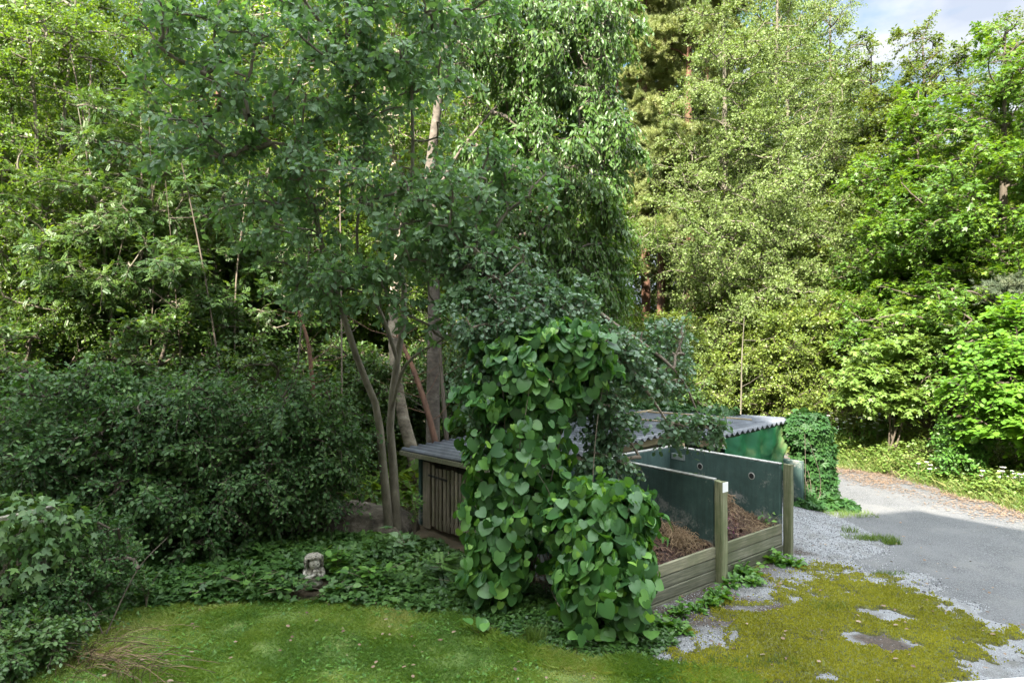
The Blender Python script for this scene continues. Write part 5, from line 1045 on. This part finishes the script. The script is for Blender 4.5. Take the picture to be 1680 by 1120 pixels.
# flowers
def flowers(px, py, label, n, seed, sx, sy, h):
    X, Y = gp(px, py); r = np.random.default_rng(seed); root = thing('flowering_plant', label, 'flowers', (X, Y, float(hz(X, Y))), group='white flowers on the verge')
    p = np.stack([r.normal(0, sx, n), r.normal(0, sy, n), h * r.uniform(.6, 1.1, n)], -1); m_ = n * 5; pp = np.repeat(p, 5, 0); an = np.tile(np.arange(5) * 1.257, n); V, F, rr = leaves_np(pp, np.stack([np.cos(an), np.sin(an) - .3, an * 0 + .3], -1), np.tile(Z, (m_, 1)) - [0, .6, 0], np.full(m_, .05), ROUND, r.random(m_))
    link('blossom', np_mesh('blossom', V, F, {'rnd': rr}), petal, root); k = n * 14; q = np.repeat(p, 14, 0) * np.concatenate([np.ones((k, 2)), r.uniform(.2, .95, (k, 1))], 1) + r.normal(0, .06, (k, 3)); V, F, rr = leaves_np(q, unit(r.normal(size=(k, 3))), unit(Z + r.normal(0, .4, (k, 3))), r.uniform(.06, .12, k), OVAL, r.random(k)); link('leaves', np_mesh('leaves', V, F, {'rnd': rr}), LM['bright'], root)
    P = np.stack([p * [1, 1, 0], p], 1); V, F = tubes(P, np.full((n, 2), .004), 3); link('stem', np_mesh('stem', V, F), BK['twig'], root)
petal = leaf_mat('white_petal', [(.7, .7, .68), (.8, .8, .8)], .3, .6, (1, 1, 1))
flowers(1440, 752, 'tall white flowering clump in front of the maple sapling', 26, 1, .5, .35, .95); flowers(1385, 745, 'white flowering clump beside the creeper behind the road', 14, 2, .3, .3, 1.0); flowers(1665, 812, 'white flowering clump low at the right edge under the elm bush', 26, 3, .3, .25, .5); flowers(1530, 790, 'single small white flower clump at the verge centre', 6, 4, .2, .15, .4)

# pines
def pine(label, loc, seed, H=20, s=1, rz=0):
    r = np.random.default_rng(seed); tr = [[(0, 0, -.1, .24), (.1, 0, H * .3, .21), (0, .1, H * .6, .17), (.15, 0, H, .05)]]; B = []
    for k in range(30):
        a = r.uniform(0, 6.3); z_ = r.uniform(.36, 1.0) * H; d = r.uniform(.8, 2.6) * (1.25 - z_ / H * .7); B.append((math.cos(a) * d, math.sin(a) * d, z_, r.uniform(.7, 1.1), r.uniform(.7, 1.1), r.uniform(.35, .6)))
    return make_tree('pine_tree', label, 'tree', loc, 'pine', 'pine', group='pines behind the shed', seed=seed, trunks=tr, blobs=B, n_nodes=460, tw_per=7, tw_len=.45, lf_per=8, tmpl=NEEDLE, lsize=.36, g=.05, up=.7, flat=.1, leaf_droop=-.4, shell=.5, side=.5, rz=rz, s=s, wood=.0016)
pn = pine('tall pine with reddish trunk between the cherry and the aspens', G(1130, 29), 121)
for px, Y, rz, s_, lb in ((1060, 32, 1.5, 1.0, 'pine with drooping needle clumps left of the tall pine'), (1100, 38, 2.9, 1.1, 'farther pine whose bare trunk shows under the foliage'), (1010, 36, 4.1, 1.05, 'pine trunk glimpsed beside the cherry foliage'), (1083, 30.5, 5.0, .85, 'slim pine trunk nearest the cherry foliage'), (1160, 36, .7, 1.1, 'far pine hidden by the aspens')):
    copy_tree(pn, G(px, Y), rz, s_, lb)
# silver spruce twigs at the right edge
sb = shrub('juniper', 'greyish conifer sprig showing at the right edge above the elm bush', (13.2, 17.3), [(12.75, 17.2, 4.6, .8, .7, .35, 1), (13.3, 17.4, 3.7, .7, .7, .35, .6)], 'spruce', NEEDLE, .22, 60, 115, tw=6, lf=8, twl=.4, g=.1)

# thin poles: pale stem among the shrubs
def stem(name, label, pts, bark, group=None, twigs=8, seed=1):
    base = np.array(pts[0][:3]); c = smooth_line(rel(pts, base), 18); parts = [tubes(c[None, :, :3], c[None, :, 3], 7)]; r = np.random.default_rng(seed); P = []
    for k in range(twigs):
        i = r.integers(4, 17); s0 = c[i, :3]; a = r.uniform(0, 6.3); d = np.array([math.cos(a), math.sin(a), r.uniform(0, .7)]); l = r.uniform(.3, 1.1); P.append([s0, s0 + d * l * .5 + r.normal(0, .04, 3), s0 + d * l + [0, 0, .05]])
    if P: parts.append(tubes(np.array(P), np.tile([.009, .006, .003], (len(P), 1)), 4))
    V, F = merge(parts); root = thing(name, label, 'dead tree' if 'dead' in label else 'sapling', base, group=group); link('trunk', np_mesh('trunk', V, F, smooth=True), BK[bark], root); return root
stem('dead_sapling', 'thin pale bare stem standing in front of the sunlit shrubs behind the roof', [A(1213, 730, 20, .028), A(1216, 650, 20, .024), A(1217, 590, 20, .018), A(1221, 520, 20, .008)], 'grey', twigs=4, seed=5)
stem('dead_sapling', 'thin dead orange brown stem in the dark gap left of the willow', [A(520, 720, 13.5, .05), A(512, 620, 13.5, .045), A(505, 560, 13.5, .035), A(488, 505, 13.5, .02)], 'pine', twigs=12, seed=6)
stem('dead_sapling', 'slanting dead reddish stem between willow and cherry trunk', [A(718, 740, 13.7, .07), A(700, 670, 13.8, .06), A(676, 600, 14, .05), A(650, 545, 14.2, .03)], 'pine', twigs=14, seed=7)
stem('dead_sapling', 'dead grey stem leaning on the cherry trunk above the shed roof', [A(735, 745, 14.0, .05), A(728, 660, 14.1, .045), A(722, 560, 14.3, .03), A(730, 490, 14.5, .02)], 'dark', twigs=18, seed=8)

# ------------------------------------------------------------------ left wood
GR = 'young trees of the left wood'
f1 = simple_tree('young_tree', 'sunlit young tree in the upper left of the wood', 'tree', G(60, 15.5), 'forest', 'grey', 14, 3.3, 131, LEAF2, .1, 620, 9, 13, .6, .25, tr=.07, stems=3, group=GR, flat=.45)
f2 = simple_tree('rowan_tree', 'rowan with feathery leaves in the left wood above the dark shrubs', 'tree', G(210, 14.5), 'rowan', 'grey', 8.8, 2.6, 132, PINN, .17, 300, 8, 8, .5, .42, tr=.06, stems=4, flat=.7, group='rowans of the left wood')
f3 = simple_tree('young_tree', 'slender young tree behind the leaning willow stem', 'tree', G(420, 18), 'forest', 'dark', 15.5, 3.2, 133, LEAF2, .115, 600, 9, 12, .65, .2, tr=.11, group=GR)
SH = 'one of the slender leafy trees deep in the left wood'
copy_tree(f1, G(-60, 18), 1.2, 1.15, 'leafy young tree at the far left edge of the wood'); copy_tree(f1, G(190, 19), 2.6, 1.1, 'bright young tree behind the rowan in the left wood')
copy_tree(f2, G(390, 16), 2.2, .9, 'rowan with feathery leaves left of the willow stem'); copy_tree(f1, G(110, 14.5), 4.4, .55, 'low young tree with small leaves above the left shrub')
for px, Y, rz, s_, q in ((300, 22, 1, 1.1, f3), (560, 20, 2, 1.0, f3), (30, 23, 3, 1.1, f3), (650, 24, 4, 1.1, f3), (760, 22, 5, 1.0, f3), (860, 26, .5, 1.1, f3), (120, 28, 1.6, 1.2, f1), (450, 27, 2.7, 1.2, f1), (-120, 24, 3.7, 1.1, f3), (950, 24, 4.6, .95, f1), (700, 19.5, 5.6, .8, f1), (560, 30, 1.9, 1.3, f3), (240, 32, 3.1, 1.3, f3), (800, 33, .2, 1.3, f3), (-20, 33, 1.4, 1.3, f3)):
    copy_tree(q, G(px, Y), rz, s_, SH, 'slender trees deep in the left wood')
bar_ = 'bare trunk standing in the left wood'
for i, (px, top, Y, r_, bk) in enumerate(((338, 300, 20, .12, 'pine'), (205, 330, 22, .14, 'smooth'), (117, 400, 19, .1, 'pale'), (275, 420, 23, .09, 'dark'), (400, 350, 25, .12, 'dark'), (150, 250, 14.6, .035, 'dark'), (168, 240, 14.9, .035, 'dark'), (232, 300, 15.2, .035, 'pale'), (90, 420, 24, .12, 'pine'), (455, 400, 23, .1, 'pine'), (560, 380, 24, .12, 'smooth'))):
    r = np.random.default_rng(i); stem('forest_trunk', {0: 'thickest sunlit bare trunk in the left wood', 2: 'short pale patchy trunk near the left edge of the wood'}.get(i, bar_), [A(px, 540 + CH * FP / Y - 10, Y, r_), A(px + r.normal(0, 5), 650, Y, r_ * .9), A(px + r.normal(0, 8), (650 + top) / 2, Y, r_ * .75), A(px + r.normal(5, 22), top - 150, Y, r_ * .4)], bk, 'bare trunks in the left wood', 6, i)
rs = np.random.default_rng(77)
for i, px in enumerate((35, 128, 158, 214, 246, 300, 365, 392, 470, 560)):
    Y = rs.uniform(13.4, 14.8); ln_ = rs.normal(0, 60); tp_ = rs.uniform(150, 330); r_ = rs.uniform(.010, .022)
    stem('forest_trunk', 'thin bare stem slanting up through the left thicket', [A(px, 540 + CH * FP / Y - 10, Y, r_), A(px + ln_ * .25 + rs.normal(0, 8), 640, Y, r_ * .95), A(px + ln_ * .6 + rs.normal(0, 6), (640 + tp_) / 2, Y + .3, r_ * .8), A(px + ln_ * 1.2, tp_, Y, r_ * .4)], ('twig', 'dark', 'dark')[i % 3], 'thin stems of the left thicket', 9, 200 + i)
# mid shrubs in the dark belt under the left trees
us = shrub('wood_shrub', 'leafy shrub in the shade under the rowans', (-6.5, 15), [(-6.5, 15, 1.4, 1.6, 1.0, 1.1, 1), (-5.3, 15, 2.2, 1.2, 1, .9, .7), (-7.6, 15, 1.9, 1.2, 1, 1.0, .7)], 'rowan', LEAF2, .1, 300, 141, tw=7, lf=10, twl=.4, group='shrubs under the left trees')
for px, Y, rz, s_, lb in ((520, 14.5, 1, 1.15, 'leafy shrub in the shade right behind the boulder'), (60, 14.6, 2, 1.35, 'leafy shrub in the shade at the left edge'), (620, 17.5, 3, 1.1, 'leafy shrub in the shade behind the willow trunk'), (800, 18, 4, 1.1, 'leafy shrub in the shade behind the cherry trunk'), (920, 20, 5, 1.2, 'leafy shrub in the shade under the cherry foliage'), (300, 14.8, 1.7, 1.4, 'tall leafy shrub rising behind the big dark shrub'), (170, 15.2, 3.4, 1.45, 'tall leafy shrub between the rowans at the left'), (430, 15.6, 4.1, 1.4, 'tall leafy shrub left of the leaning willow stem'), (380, 18, .5, 1.2, 'leafy shrub deeper in the wood behind the big dark shrub'), (1060, 21, 2.5, 1.0, 'dark leafy shrub between the cherry and the sunlit shrubs')):
    copy_tree(us, G(px, Y), rz, s_, lb)
# far wood: one mass
r = np.random.default_rng(151); n = 480000; th = r.uniform(-1.05, 1.05, n); R = r.uniform(40, 50, n); z_ = r.uniform(0, 1, n); top = 24 + 7 * vnoise(th * 9, th * 0, 5, 3, 1); top = np.where(th > .36, top * np.clip(1 - (th - .36) * 4, .38, 1), top)
x, y = np.sin(th) * R, np.cos(th) * R; keep = vnoise(x, y + z_ * 30, 8, 3, .35) > .35; p = np.stack([x, y, z_ * top], -1)[keep]; n = len(p)
V, F, rr = leaves_np(p, unit(r.normal(size=(n, 3)) - Z * .4), unit(r.normal(size=(n, 3)) * .8 + [0, -.4, .8]), r.uniform(.16, .3, n), LEAF2, np.clip(.5 * r.random(n) + .5 * vnoise(p[:, 0], p[:, 2], 9, 3, .5), 0, 1))
tag(link('far_wood', np_mesh('far_wood', V, F, {'rnd': rr}), LM['far']), 'dense far wood closing the view behind all the trees', 'wood', kind='stuff')
